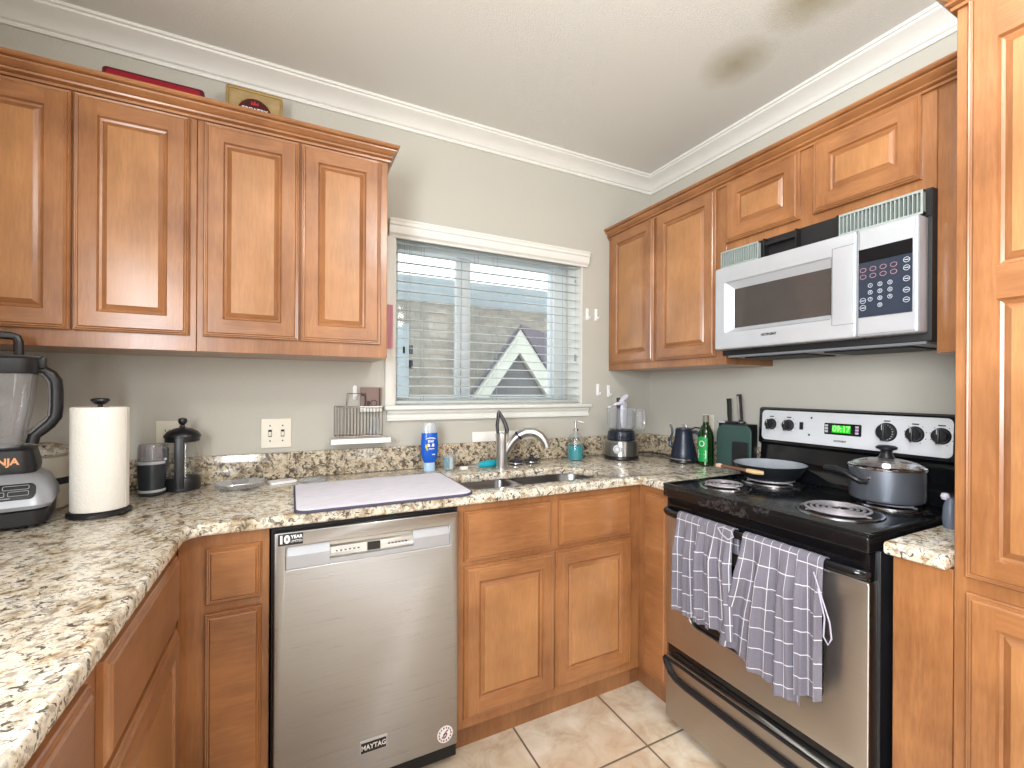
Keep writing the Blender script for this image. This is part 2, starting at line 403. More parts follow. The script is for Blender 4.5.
# ================================================================== CABINETS
def door_geo(fr, w0, w1, h0, h1, t=.019, frame=.055, panel=True, d0=0.0):
    """raised-panel door front: eased outer edge, stiles, rails, ogee, raised field"""
    b = B(WV, WH, WD)
    E = [(0, 0), (0, .010), (.0025, .0130), (.0055, .0122), (.0075, .0160), (.0105, .0155), (.0140, .0190)]
    if panel: I = [(frame, .019), (frame+.004, .011), (frame+.010, .0085), (frame+.014, .0115), (frame+.022, .0165), (frame+.0235, .0175)]
    else: I = []
    k = t/.019
    def ring(i, d): return [fr(w0+i, h0+i, d0+d*k), fr(w1-i, h0+i, d0+d*k), fr(w1-i, h1-i, d0+d*k), fr(w0+i, h1-i, d0+d*k)]
    def strip(A, Bq, ms):
        for j in range(4): b.quad([A[j], A[(j+1) % 4], Bq[(j+1) % 4], Bq[j]], ms[j])
    prev = ring(*E[0])
    for e in E[1:]: cur = ring(*e); strip(prev, cur, (1, 0, 1, 0)); prev = cur
    if panel:
        i0 = E[-1][0]; d = .019*k+d0; f = frame
        P = lambda a, c: fr(a, c, d)
        b.quad([P(w0+i0, h0+i0), P(w0+f, h0+i0), P(w0+f, h1-i0), P(w0+i0, h1-i0)], 0)
        b.quad([P(w1-f, h0+i0), P(w1-i0, h0+i0), P(w1-i0, h1-i0), P(w1-f, h1-i0)], 0)
        b.quad([P(w0+f, h0+i0), P(w1-f, h0+i0), P(w1-f, h0+f), P(w0+f, h0+f)], 1)
        b.quad([P(w0+f, h1-f), P(w1-f, h1-f), P(w1-f, h1-i0), P(w0+f, h1-i0)], 1)
        prev = ring(*I[0])
        for e in I[1:]: cur = ring(*e); strip(prev, cur, (1, 0, 1, 0)); prev = cur
        b.quad(prev, 2)
    else: b.quad(prev, 1)
    back = [fr(w0, h0, d0), fr(w0, h1, d0), fr(w1, h1, d0), fr(w1, h0, d0)]; b.quad(back, 0)
    bmesh.ops.remove_doubles(b.bm, verts=b.bm.verts, dist=1e-6)
    return b
def door(fr, parent, w0, w1, h0, h1, name='cabinet_door', frame=.055, panel=True, label=None):
    return obj(name, door_geo(fr, w0, w1, h0, h1, frame=frame, panel=panel, d0=.0005), parent, flat=True, label=label)
def carcass(parent, x0, x1, y0, y1, z0, z1, name='carcass', extra=None):
    b = B(WV, WH); b.box(x0, x1, y0, y1, z0, z1, bev=.0015, seg=1)
    for e in (extra or []): b.box(*e[:6], e[6] if len(e) > 6 else 0)
    return obj(name, b, parent)
# ---- uppers on the window wall
ub, ut, fy = 1.384, 2.128, -.335
A1 = thing('wall_cabinet', 'two-door maple wall cabinet on the window wall, cut by the left photo edge', 'cabinet', (-2.58, 0, ub), group='maple wall cabinets')
carcass(A1, -2.895, -2.2645, fy, -.001, ub, ut)
fr = faceY(0, fy)
door(fr, A1, -2.845, -2.569, 1.432, 2.105); door(fr, A1, -2.563, -2.283, 1.432, 2.105)
A2 = thing('wall_cabinet', 'two-door maple wall cabinet between the left cabinet and the window', 'cabinet', (-1.96, 0, ub), group='maple wall cabinets')
carcass(A2, -2.2635, -1.655, fy, -.001, ub, ut)
door(fr, A2, -2.245, -1.963, 1.432, 2.105); door(fr, A2, -1.957, -1.682, 1.432, 2.105)
cprof = [(0, 2.110), (.008, 2.110), (.009, 2.117), (.003, 2.120), (.015, 2.124), (.017, 2.129), (.009, 2.132), (.022, 2.140), (.029, 2.146), (.030, 2.150), (.022, 2.1525), (.034, 2.156), (.039, 2.161), (.039, 2.166), (0, 2.166)]
def crownmould(name, label, path, lab):
    b = B(WH); b.sweep(cprof, path); return obj(name, b, None, label, 'moulding', angle=22)
crownmould('cabinet_crown_moulding', 'stepped maple crown moulding along the top of the cabinets left of the window',
           [lambda o, z: (-2.895, fy-.0005-o, z), lambda o, z: (-1.6545+o, fy-.0005-o, z), lambda o, z: (-1.6545+o, -.001, z)], '')
# ---- uppers on the stove wall
fx = -.32
R1 = thing('wall_cabinet', 'tall two-door maple wall cabinet in the corner right of the window', 'cabinet', (-.16, -.41, 1.379), group='maple wall cabinets')
carcass(R1, fx, -.001, -.822, -.001, 1.379, ut)
fr = faceX(fx, 0)
door(fr, R1, .038, .387, 1.413, 2.118, frame=.052); door(fr, R1, .408, .774, 1.413, 2.118)
R2 = thing('wall_cabinet', 'short two-door maple wall cabinet directly above the microwave', 'cabinet', (-.16, -1.18, 1.835), group='maple wall cabinets')
carcass(R2, fx, -.001, -1.5455, -.8230, 1.8345, ut)
door(fr, R2, .829, 1.146, 1.872, 2.112); door(fr, R2, 1.196, 1.51, 1.872, 2.112)
b = B(WV); b.box(fx-.0005, -.002, -1.6, -1.547, 1.379, ut, bev=.0015); b.box(fx+.01, fx+.03, -1.692, -1.6005, 1.379, ut)
obj('filler_panel', b, None, 'narrow vertical maple filler strip between the microwave and the tall pantry', 'panel')
crownmould('cabinet_crown_moulding', 'stepped maple crown moulding above the microwave and corner cabinets',
           [lambda o, z: (fx-.0015-o, -.001, z), lambda o, z: (fx-.0015-o, -1.691, z)], '')
# ---- pantry
PT = thing('pantry_cabinet', 'tall maple pantry cabinet at the right edge, fluted stile and raised-panel doors', 'cabinet', (-.31, -2.05, 0))
px = -.62
carcass(PT, px, -.001, -2.5, -1.6935, .1, ut, extra=[(px+.06, -.02, -2.5, -1.70, 0, .1)])
fr = faceX(px, 0)
def pantry_door(h0, h1, splits):
    b = door_geo(fr, 1.716, 2.30, h0, h1, frame=.052, d0=.0005)
    return b
def multi_door(fr, parent, w0, w1, h0, h1, cuts, frame=.052):
    """door with several raised panels, cuts = [(lo, hi), ...]"""
    b = B(WV, WH, WD); d0 = .0005
    E = [(0, 0), (0, .010), (.0025, .0130), (.0055, .0122), (.0075, .0160), (.0105, .0155), (.0140, .0190)]
    def ring(a0, a1, c0, c1, i, d): return [fr(a0+i, c0+i, d0+d), fr(a1-i, c0+i, d0+d), fr(a1-i, c1-i, d0+d), fr(a0+i, c1-i, d0+d)]
    def strip(A, Q, ms=(1, 0, 1, 0)):
        for j in range(4): b.quad([A[j], A[(j+1) % 4], Q[(j+1) % 4], Q[j]], ms[j])
    prev = ring(w0, w1, h0, h1, *E[0]); b.quad(prev, 0)
    for e in E[1:]: cur = ring(w0, w1, h0, h1, *e); strip(prev, cur); prev = cur
    i0 = .014; P = lambda a, c: fr(a, c, d0+.019)
    b.quad([P(w0+i0, h0+i0), P(w0+frame, h0+i0), P(w0+frame, h1-i0), P(w0+i0, h1-i0)], 0)
    b.quad([P(w1-frame, h0+i0), P(w1-i0, h0+i0), P(w1-i0, h1-i0), P(w1-frame, h1-i0)], 0)
    lo = h0+i0
    for c0, c1 in cuts:
        b.quad([P(w0+frame, lo), P(w1-frame, lo), P(w1-frame, c0), P(w0+frame, c0)], 1); lo = c1
        prev = ring(w0+frame, w1-frame, c0, c1, 0, .019)
        for e in ((.004, .011), (.010, .0085), (.014, .0115), (.022, .0165), (.0235, .0175)):
            cur = ring(w0+frame, w1-frame, c0, c1, *e); strip(prev, cur); prev = cur
        b.quad(prev, 2)
    b.quad([P(w0+frame, lo), P(w1-frame, lo), P(w1-frame, h1-i0), P(w0+frame, h1-i0)], 1)
    bmesh.ops.remove_doubles(b.bm, verts=b.bm.verts, dist=1e-6)
    return obj('cabinet_door', b, parent, flat=True)
multi_door(fr, PT, 1.716, 2.28, .874, 2.112, [(.925, 1.462), (1.53, 2.0)])
multi_door(fr, PT, 1.718, 2.28, .14, .842, [(.20, .785)])
crownmould('cabinet_crown_moulding', 'maple crown moulding capping the tall pantry at the top right corner',
           [lambda o, z: (fx-.06, -1.693+o, z), lambda o, z: (px-.0005-o, -1.693+o, z), lambda o, z: (px-.0005-o, -2.5, z)], '')
# ---- base cabinets
kz = .105
def base(name, label, x0, x1, y0, y1, toe, z1=.879, group='maple base cabinets'):
    t = thing(name, label, 'cabinet', ((x0+x1)/2, (y0+y1)/2, 0), group=group)
    b = B(WV, WH); b.box(x0, x1, y0, y1, kz, z1, bev=.0015, seg=1); b.box(*toe, 0, kz+.001)
    obj('carcass', b, t); return t
BL = base('base_cabinet', 'narrow maple base cabinet left of the dishwasher, one small drawer over a door', -2.262, -2.041, -.61, -.002, (-2.262, -2.041, -.55, -.002))
fr = faceY(0, -.61)
door(fr, BL, -2.196, -2.062, .690, .840, 'drawer', frame=.016, panel=False)
door(fr, BL, -2.198, -2.060, .14, .664, frame=.03, panel=False)
SB = base('sink_cabinet', 'wide two-door maple base cabinet under the sink with two false drawer fronts', -1.456, -.6125, -.61, -.002, (-1.456, -.6125, -.55, -.53), .66)
b = B(WV, WH); b.box(-1.456, -.6125, -.61, -.592, .66, .879); obj('face_rail', b, SB)
door(fr, SB, -1.433, -1.076, .680, .852, 'drawer_front', panel=False); door(fr, SB, -1.035, -.673, .680, .852, 'drawer_front', panel=False)
door(fr, SB, -1.432, -1.055, .141, .663); door(fr, SB, -1.052, -.665, .141, .663)
CB = base('base_cabinet', 'maple corner base cabinet with one plain tall door between the sink cabinet and the stove', -.611, -.002, -.797, -.002, (-.56, -.01, -.797, -.01))
b = B(WH); b.box(-.611, -.5605, -.55, -.53, 0, kz); obj('toe_board', b, CB)
door(faceX(-.611, 0), CB, .655, .79, .128, .855, frame=.05, panel=False)
RB = base('base_cabinet', 'narrow maple base cabinet between the stove and the pantry', -.62, -.002, -1.692, -1.573, (-.56, -.01, -1.692, -1.573))
# left run
lx = -2.264
L1 = base('base_cabinet', 'maple base cabinet of the left run nearest the corner, wide drawer above a door', -2.895, lx, -1.232, -.002, (-2.895, lx-.06, -1.232, -.002))
fr = faceL(lx, 0)
door(fr, L1, -1.197, -.668, .682, .846, 'drawer', panel=False); door(fr, L1, -1.197, -.668, .14, .663)
L2 = base('base_cabinet', 'maple base cabinet of the left run nearest the camera, at the bottom left corner', -2.895, lx, -1.95, -1.234, (-2.895, lx-.06, -1.95, -1.234))
door(fr, L2, -1.90, -1.257, .682, .846, 'drawer', panel=False); door(fr, L2, -1.90, -1.257, .14, .663)
# ================================================================== COUNTERTOP, SPLASH, SINK
ct = thing('countertop', 'L-shaped speckled cream granite countertop with the sink cut into it', 'countertop', (-1.4, -.3, .884))
outl = [(-2.894, -.001), (-.001, -.001), (-.001, -.7985), (-.635, -.7985), (-.635, -.665), (-.650, -.648), (-2.20, -.648), (-2.225, -.66), (-2.235, -.69), (-2.235, -1.97), (-2.894, -1.97)]
bowlL = rrect(-1.405, -1.125, -.565, -.285, .06, 6)
hole = rrect(-1.405, -.735, -.565, -.285, .07, 6, rs=(.13, .13, .06, .06))
b = B(GRAN); b.plate([outl, hole], .034, z=CT-.017, bev=.009); obj('granite_slab', b, ct)
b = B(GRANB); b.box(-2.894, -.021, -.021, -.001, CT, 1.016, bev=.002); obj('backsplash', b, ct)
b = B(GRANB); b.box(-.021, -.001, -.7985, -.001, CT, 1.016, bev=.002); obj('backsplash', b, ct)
c2 = thing('countertop', 'short piece of speckled granite countertop right of the stove', 'countertop', (-.3, -1.63, .884))
b = B(GRAN); b.plate([[(-.001, -1.568), (-.001, -1.692), (-.655, -1.692), (-.655, -1.568)]], .034, z=CT-.017, bev=.009); obj('granite_slab', b, c2)
sk = thing('kitchen_sink', 'undermount double-bowl stainless steel sink set in the granite', 'sink', (-1.07, -.42, .70))
def bowl(x0, x1, y0, y1, r, rs, depth, name='sink_bowl'):
    b = B(STEEL, BLKM); zt = .8795
    L = [(0, zt), (.001, zt-.012), (.006, zt-depth+.05), (.02, zt-depth+.015), (.05, zt-depth), (.11, zt-depth-.004)]
    rings = []
    for i, z in L:
        rings.append([b.bm.verts.new((x, y, z)) for x, y in rrect(x0+i, x1-i, y0+i, y1-i, r, 6, rs=tuple(max(q-i*.5, .01) for q in rs))])
    for a, c in zip(rings, rings[1:]):
        n = len(a)
        for i in range(n): b.bm.faces.new([a[i], a[(i+1) % n], c[(i+1) % n], c[i]])
    b.bm.faces.new(rings[-1])
    o = obj(name, b, sk)
    d = B(CHROME, BLKM); cx, cy = (x0+x1)/2, (y0+y1)/2
    d.lathe([(0, 0), (.03, 0), (.032, .003), (.042, .004), (.043, .0)], (cx, cy, zt-depth-.003), 0, 24); obj('drain', d, o)
bowl(-1.412, -1.122, -.572, -.278, .06, (.05, .05, .06, .06), .17)
bowl(-1.096, -.728, -.572, -.278, .06, (.13, .13, .05, .05), .19)
b = B(STEEL); b.box(-1.1225, -1.0955, -.572, -.278, .862, .8796, bev=.004); obj('bowl_divider', b, sk)
# ================================================================== DISHWASHER
DW = thing('dishwasher', 'stainless steel dishwasher with a pocket handle between two maple base cabinets', 'dishwasher', (-1.746, -.32, 0))
b = B(BLKM); b.box(-2.036, -1.4575, -.612, -.03, .03, .872); b.box(-2.036, -1.4575, -.56, -.5, 0, .11); obj('tub_body', b, DW)
fr = faceY(0, -.612)
x0, x1 = -2.028, -1.464
b = B(STEEL)
b.plate([rrect(x0, x1, .092, .864, .004, 2), rrect(-1.997, -1.494, .757, .822, .002, 1)], .033, fr=fr, z=.0165+.0004, bev=.003)
obj('door_panel', b, DW)
b = B(STEELR, BLKP, plain('pocket_silver', srgb(176, 178, 184), .35, .7, .02))
for (a, c) in ((-1.9965, -1.8775), (-1.6185, -1.4945)):      # slanted end plates of the pocket
    b.prism([fr(a, .7575, .004), fr(a, .8215, .004), fr(a, .8215, .016), fr(a, .793, .026), fr(a, .7575, .030)], (0, 0, 0), (c-a, 0, 0), 2)
b.fbox(fr, -1.8775, -1.6185, .7575, .8215, .001, .006, 0)
b.prism([fr(-1.8775, .7575, .006), fr(-1.8775, .766, .006), fr(-1.8775, .772, .030), fr(-1.8775, .7575, .031)], (0, 0, 0), (.259, 0, 0), 2)
b.prism([fr(-1.8775, .775, .006), fr(-1.8775, .805, .006), fr(-1.8775, .80, .012), fr(-1.8775, .775, .018)], (0, 0, 0), (.259, 0, 0), 0)
hp = obj('pocket_handle', b, DW, flat=True)
b = B(BLK); b.fbox(fr, -1.765, -1.725, .776, .800, .016, .0205, 0); obj('display', b, hp)
b = B(INK); [b.fbox(fr, x, x+.006, .786, .789, .0165, .019) for x in [-1.86+.013*i for i in range(6)]+[-1.70+.011*i for i in range(6)]]; obj('button', b, hp, kind='stuff')
b = B(SILVER, INK, WINK); b.fbox(fr, -1.787, -1.703, .166, .206, .0335, .036, 0, .001); b.fbox(fr, -1.784, -1.706, .168, .198, .036, .0372, 1)
b.text('MAYTAG', .021, fr, -1.745, .183, .0375, 2, bold=.0004, sx=.9); obj('name_plate', b, DW, flat=True)
b = B(INK, WINK); b.fbox(fr, -2.018, -1.952, .828, .860, .0335, .0342, 0); b.text('10', .030, fr, -2.002, .844, .0345, 1, bold=.0015)
b.text('YEAR', .013, fr, -1.969, .850, .0345, 1, bold=.0004); b.text('LIMITED', .009, fr, -1.969, .838, .0345, 1); obj('warranty_sticker', b, DW, flat=True)
RED = plain('red_ink', srgb(176, 40, 44), .5); NAVY = plain('navy_ink', srgb(36, 48, 96), .5)
b = B(WINK, RED, NAVY); b.lathe([(0, .0335), (.0275, .0335), (.0275, .0342), (0, .0342)], fr(-1.508, .137, 0), 0, 28, axis=(0, -1, 0))
for i in range(14):
    a = PI*2*i/14; b.fbox(fr, -1.508+.021*math.cos(a)-.0022, -1.508+.021*math.cos(a)+.0022, .137+.021*math.sin(a)-.003, .137+.021*math.sin(a)+.003, .0343, .0346, 1 if i % 2 else 2)
b.tube([fr(-1.519, .127, .0347), fr(-1.512, .134, .0347), fr(-1.506, .144, .0347), fr(-1.498, .149, .0347)], .0022, 1, 5)
b.tube([fr(-1.514, .125, .0347), fr(-1.506, .129, .0347), fr(-1.502, .137, .0347), fr(-1.509, .141, .0347), fr(-1.514, .136, .0347)], .0022, 2, 5)
obj('round_sticker', b, DW, flat=True)
# ================================================================== RANGE
RG = thing('range', 'freestanding electric range with black coil cooktop and stainless oven door', 'stove', (-.33, -1.178, 0))
ry0, ry1 = .8015, 1.5370
fr = faceX(0, 0)
b = B(BLKP); b.box(-.60, -.03, -ry1, -ry0, .03, .869, bev=.003); [b.cyl((x, -y, 0), .018, 0, .03) for x in (-.55, -.08) for y in (.84, 1.49)]; obj('oven_body', b, RG)
def scuffed():
    n = N('scuffed_black_enamel'); f = n.noise(n.coord(), 60, 6, .75, .6); g = n.noise(n.coord(), 7, 3)
    m = n.ramp(n.math('MULTIPLY', f, g), [(.30, (0, 0, 0)), (.42, (.5,)*3)])
    n.set(n.mix(m, srgb(14, 15, 18), srgb(92, 94, 98)), n.ramp(m, [(0, (.22,)*3), (.5, (.5,)*3)])); return n.m
SCUF = scuffed()
ck = B(SCUF)
b = ck; b.box(-.660, -.035, -ry1, -ry0, .8695, .912, bev=.006, seg=3)
for (a, c, d, e) in ((-.660, -.640, -ry1, -ry0), (-.640, -.10, -ry1, -ry1+.014), (-.640, -.10, -ry0-.014, -ry0)): b.box(a, c, d, e, .909, .9185, bev=.003)
CK = obj('cooktop', b, RG)
DRIP = steel('drip_pan_steel', srgb(150, 150, 154), .22, 'n'); COIL = plain('coil_metal', srgb(168, 164, 170), .42, .5, .15, 60)
def burner(x, y, R, turns):
    b = B(DRIP, BLKM); b.lathe([(R+.022, .9122), (R+.020, .917), (R+.012, .9175), (R+.006, .9150)], (x, y, 0), 0, 40); b.lathe([(R+.006, .9150), (R*.8, .9135), (.02, .9130), (.0, .9130)], (x, y, 0), 1, 40)
    pan = obj('drip_pan', b, RG)
    b = B(COIL); pts = []; n = int(turns*26)
    for i in range(n+1):
        t = i/n; a = t*turns*2*PI+.6; r = .022+(R-.022)*t; pts.append((x+r*math.cos(a), y+r*math.sin(a), .924))
    b.tube(pts, .0042, 0, 8, flat=.8)
    for k in range(3):
        a = k*2*PI/3+.4; b.tube([(x+.012*math.cos(a), y+.012*math.sin(a), .9175), (x+R*math.cos(a), y+R*math.sin(a), .9175)], .003)
    obj('coil_element', b, RG)
burner(-.465, -1.360, .096, 4.6); burner(-.475, -.945, .074, 3.6); burner(-.215, -.965, .096, 4.6); burner(-.215, -1.390, .074, 3.6)
# backguard
b = B(BLK)
b.prism([(-.033, -ry0, .9125), (-.105, -ry0, .9125), (-.100, -ry0, .93), (-.060, -ry0, .975), (-.052, -ry0, 1.04), (-.072, -ry0, 1.052), (-.064, -ry0, 1.194), (-.050, -ry0, 1.200), (-.033, -ry0, 1.198)], (0, 0, 0), (0, -(ry1-ry0), 0))
BG = obj('backguard', b, RG, angle=30)
fr = F((-.0755, 0, 0), (0, -1, 0), Vector((-1, 0, .056)).normalized())
def frp(w, h, d=0):       # the leaning face of the control panel
    t = (h-1.055)/.14; return Vector((-.0725+.0075*t-d, -w, h))
fr = frp
FASC = plain('silver_fascia_panel', srgb(196, 200, 206), .34, .4, .02)
b = B(plain('range_fascia', srgb(212, 215, 220), .36, .08, .02)); b.plate([rrect(.818, 1.498, 1.063, 1.188, .018, 5)], .003, fr=fr, z=.0016, bev=.001); FA = obj('control_panel', b, RG)
b = B(BLK); b.plate([rrect(1.094, 1.229, 1.107, 1.150, .004, 3)], .0022, fr=fr, z=.0042, bev=.0006); CKP = obj('clock', b, RG)
LILAC = plain('lilac_key', srgb(190, 170, 196), .5)
b = B(LED, LEDB); b.fbox(fr, 1.124, 1.192, 1.115, 1.143, .0055, .006, 0)
b.text('09:17', .029, fr, 1.158, 1.129, .0063, 1, bold=.0008, sx=1.0); obj('clock_display', b, CKP, flat=True)
for w, mt in ((1.103, LGREY), (1.214, LILAC)):
    for h in (1.118, 1.129, 1.140):
        b = B(mt); b.fbox(fr, w-.006, w+.006, h-.004, h+.004, .0055, .0065, 0, .0008); obj('clock_button', b, CKP)
def knob(w, h, r, big=False):
    b = B(BLKP, SILVER)
    A = (-1, 0, .05); c = fr(w, h, .0035)
    b.lathe([(0, 0), (r*1.12, 0), (r*1.12, .003), (r, .006), (r*.96, .020), (r*.86, .024), (0, .024)], c, 0, 28, axis=A)
    b.fbox(lambda a, c2, d: fr(w+a, h+c2, d), -r*.22, r*.22, -r*.98, r*1.0, .022, .040, 0, r*.12)
    b.fbox(lambda a, c2, d: fr(w+a, h+c2, d), -.0012, .0012, r*.3, r*.95, .0395, .0412, 1)
    if big:
        for i in range(20):
            a = PI*2*i/20+.15; b.fbox(lambda p, q, d: fr(w+p, h+q, d), r*.93*math.cos(a)-.0012, r*.93*math.cos(a)+.0012, r*.93*math.sin(a)-.0012, r*.93*math.sin(a)+.0012, .0212, .0262, 1)
    return obj('control_knob', b, RG, label='large oven temperature knob ringed with pale marks' if big else None)
knob(.865, 1.130, .021); knob(.945, 1.130, .021); knob(1.311, 1.131, .029, True); knob(1.396, 1.131, .0235); knob(1.468, 1.131, .0235)
b = B(BLKP); b.fbox(fr, .993, 1.008, 1.116, 1.146, .0031, .007, 0, .001); obj('rocker_switch', b, RG)
b = B(INK)
for w, h in ((1.041, 1.165), (1.033, 1.098)): b.lathe([(0, .004), (.004, .004), (.004, .002), (0, .002)], fr(w, h, 0), 0, 12, axis=(-1, 0, 0)); obj('indicator_light', b, FA); b = B(INK)
b.bm.free()
for cx, r in ((.865, .030), (.945, .030), (1.311, .037), (1.396, .032), (1.468, .032)):
    b = B(INK); b.fbox(fr, cx-.010, cx+.010, 1.131+r-.001, 1.131+r+.003, .0031, .0036)
    if cx > 1.35 or cx < 1:
        for i in range(9):
            a = -PI*.35+PI*1.7*i/8+PI*.5-PI*.5; b.fbox(fr, cx+r*math.cos(a)-.0013, cx+r*math.cos(a)+.0013, 1.131+r*math.sin(a)-.0013, 1.131+r*math.sin(a)+.0013, .0031, .0034)
    obj('knob_markings', b, FA, flat=True)
b = B(INK); b.text('HOTPOINT', .009, fr, 1.153, 1.083, .0034, 0, bold=.0003); obj('panel_lettering', b, FA, flat=True)
# oven door, window, handle, towels hang on it
fr = faceX(-.6, 0)
b = B(STEELR); b.plate([rrect(.806, 1.530, .312, .792, .006, 3), rrect(.925, 1.415, .425, .70, .035, 6)], .042, fr=fr, z=.0215, bev=.003); OD = obj('oven_door', b, RG)
b = B(BLK); b.plate([rrect(.9255, 1.4145, .4255, .6995, .034, 6)], .032, fr=fr, z=.0165, bev=.002); obj('oven_window', b, OD)
b = B(BLK); b.fbox(fr, .806, 1.530, .7925, .8645, .0005, .040, 0, .003)
for i in range(5): b.fbox(fr, .815, 1.522, .842+i*.0045, .8445+i*.0045, .040, .0455, 0, .0006, 1)
obj('door_top_trim', b, OD)
b = B(BLK)
hz = .815; hp_ = [(.812, .040), (.815, .050), (.828, .058), (.86, .062)]
pts = [fr(w, hz, d) for w, d in hp_]+[fr(w, hz, .063) for w in (.95, 1.05, 1.18, 1.3, 1.4)]+[fr(1.528-(w-.806), hz, d) for w, d in hp_[::-1]]
b.tube(pts, .0145, 0, 12, flat=1.0, upv=(0, 0, 1)); OH = obj('oven_handle', b, OD)
b = B(BLK); b.fbox(fr, .806, 1.530, .266, .3105, .0005, .030, 0, .002); obj('drawer_gap_trim', b, RG)
b = B(STEELR, BLK); b.plate([rrect(.808, 1.529, .035, .265, .006, 3)], .046, fr=fr, z=.0235, bev=.004); DR = obj('storage_drawer', b, RG)
b = B(BLKP)
pts = [(.812, .258), (.818, .238), (.838, .215), (.87, .202), (.92, .198)]
pts = pts+[(1.05, .198), (1.178, .198), (1.30, .198)]+[(2.338-w, h) for w, h in pts[::-1]]
b.tube([fr(w, h, .050) for w, h in pts], .013, 0, 10, flat=1, upv=(-1, 0, 0)); b.fbox(fr, .808, 1.529, .2555, .2655, .047, .058, 0, .003)
obj('drawer_handle', b, DR)
# ================================================================== MICROWAVE
MW = thing('microwave', 'silver over-the-range microwave with dark window, keypad and broken top grille', 'microwave', (-.19, -1.19, 1.40))
b = B(BLKM, GREY); b.box(-.3465, -.002, -1.5455, -.826, 1.412, 1.8335, bev=.002)
b.box(-.34, -.05, -1.53, -.85, 1.404, 1.4115, 1); b.box(-.30, -.10, -1.15, -.90, 1.400, 1.4045, 0); b.box(-.30, -.10, -1.48, -1.22, 1.400, 1.4045, 0)
obj('microwave_body', b, MW)
def bulge(fr0, wc, hw, amt):
    return lambda w, h, d=0: fr0(w, h, d+amt*(1-((w-wc)/hw)**2)) if abs(w-wc) < hw else fr0(w, h, d)
fr0 = faceX(-.373, 0); fr = fr0
b = B(FASC); b.plate([rrect(.836, 1.3755, 1.432, 1.752, .008, 3), rrect(.886, 1.300, 1.497, 1.690, .006, 3)], .060, fr=fr, z=.0042, bev=.006); MD = obj('microwave_door', b, MW)
b = B(FASC, BLK)     # bevelled inner reveal and the dark glass
rc = lambda i, d: [fr(.8865+i, 1.4975+i*.6, d), fr(1.2995-i*.15, 1.4975+i*.6, d), fr(1.2995-i*.15, 1.6895-i, d), fr(.8865+i, 1.6895-i, d)]
A_, C_ = rc(0, .030), rc(.026, .010)
for j in range(4): b.quad([A_[j], A_[(j+1) % 4], C_[(j+1) % 4], C_[j]], 0)
obj('window_reveal', b, MD, flat=True)
DG = plain('dark_door_glass', srgb(70, 66, 64), .06, 0, .05)
b = B(DG); b.fbox(fr, .888, 1.298, 1.499, 1.688, .004, .0098); obj('door_glass', b, MD)
b = B(GREY); b.fbox(fr, 1.3035, 1.3055, 1.475, 1.715, .0345, .0350); b.fbox(fr, 1.3055, 1.3755, 1.4745, 1.476, .0345, .0350); b.fbox(fr, 1.3055, 1.3755, 1.714, 1.7155, .0345, .0350); obj('door_seam', b, MD)
b = B(INK); b.text('HOTPOINT', .012, fr, 1.08, 1.472, .035, 0, bold=.0004); obj('microwave_lettering', b, MD, flat=True)
b = B(FASC); b.plate([rrect(1.3775, 1.538, 1.432, 1.752, .006, 3)], .060, fr=fr, z=.0042, bev=.008); MP = obj('control_panel', b, MW)
KPM = plain('keypad_slate', srgb(44, 52, 66), .25)
b = B(KPM, BLK); b.fbox(fr, 1.384, 1.524, 1.489, 1.650, .0346, .0362); b.fbox(fr, 1.384, 1.524, 1.650, 1.690, .0346, .0362, 1); KP = obj('keypad', b, MP)
PINK = plain('keypad_pink', srgb(178, 132, 142), .5); PALE = plain('keypad_pale', srgb(196, 204, 214), .5)
def ringmark(b, w, h, r, m, sx=1): b.plate([circ(w, h, r*sx, 18, r), circ(w, h, r*sx-.0012, 18, r-.0012)], .0006, fr=fr, z=.0366, m=m)
b = B(PALE, PINK)
for i in range(3):
    for j in range(3):
        ringmark(b, 1.417+.026*i, 1.580-.020*j, .0062, 0); b.text(str(j*3+i+1), .009, fr, 1.417+.026*i, 1.580-.020*j, .0368, 0)
ringmark(b, 1.443, 1.520, .0062, 0); b.text('0', .009, fr, 1.443, 1.520, .0368, 0)
for i in range(4):
    for j in range(2): ringmark(b, 1.397+.027*i, 1.628-.020*j, .0068, 1, 1.3)
for h in (1.634, 1.612, 1.582, 1.551, 1.524): ringmark(b, 1.510, h, .0075, 0, 1.1); b.fbox(fr, 1.505, 1.515, h-.001, h+.001, .0364, .0368, 0)
for h in (1.538, 1.517): ringmark(b, 1.397, h, .0085, 0); b.fbox(fr, 1.392, 1.402, h-.001, h+.001, .0364, .0368, 0)
obj('keypad_markings', b, KP, flat=True)
b = B(BLKM); b.fbox(fr, .828, 1.5445, 1.7555, 1.826, -.0258, -.022)
for w in (1.035, 1.16, 1.30): b.fbox(fr, w, w+.006, 1.757, 1.826, -.022, .006)
b.fbox(fr, 1.04, 1.16, 1.800, 1.812, -.022, .004); obj('vent_cavity', b, MW)
def grille(w0, w1, notch=False):
    b = B(plain('grille_grey', srgb(150, 160, 156), .5)); n = int((w1-w0)/.0108); t = 1.822
    b.fbox(fr, w0, w0+.004, 1.756, t, -.004, .012); b.fbox(fr, w1-.006, w1, 1.756, t, -.004, .012)
    for i in range(n+1):
        w = w0+(w1-w0-.005)*i/n; top = t
        b.fbox(fr, w, w+.0030, 1.756, top, -.006, .010)
    b.fbox(fr, w0, w1, t-.006, t, -.004, .0115); b.fbox(fr, w0, w1, 1.756, 1.762, -.004, .0115)
    return obj('vent_grille', b, MW)
grille(.846, 1.020); grille(1.312, 1.538)
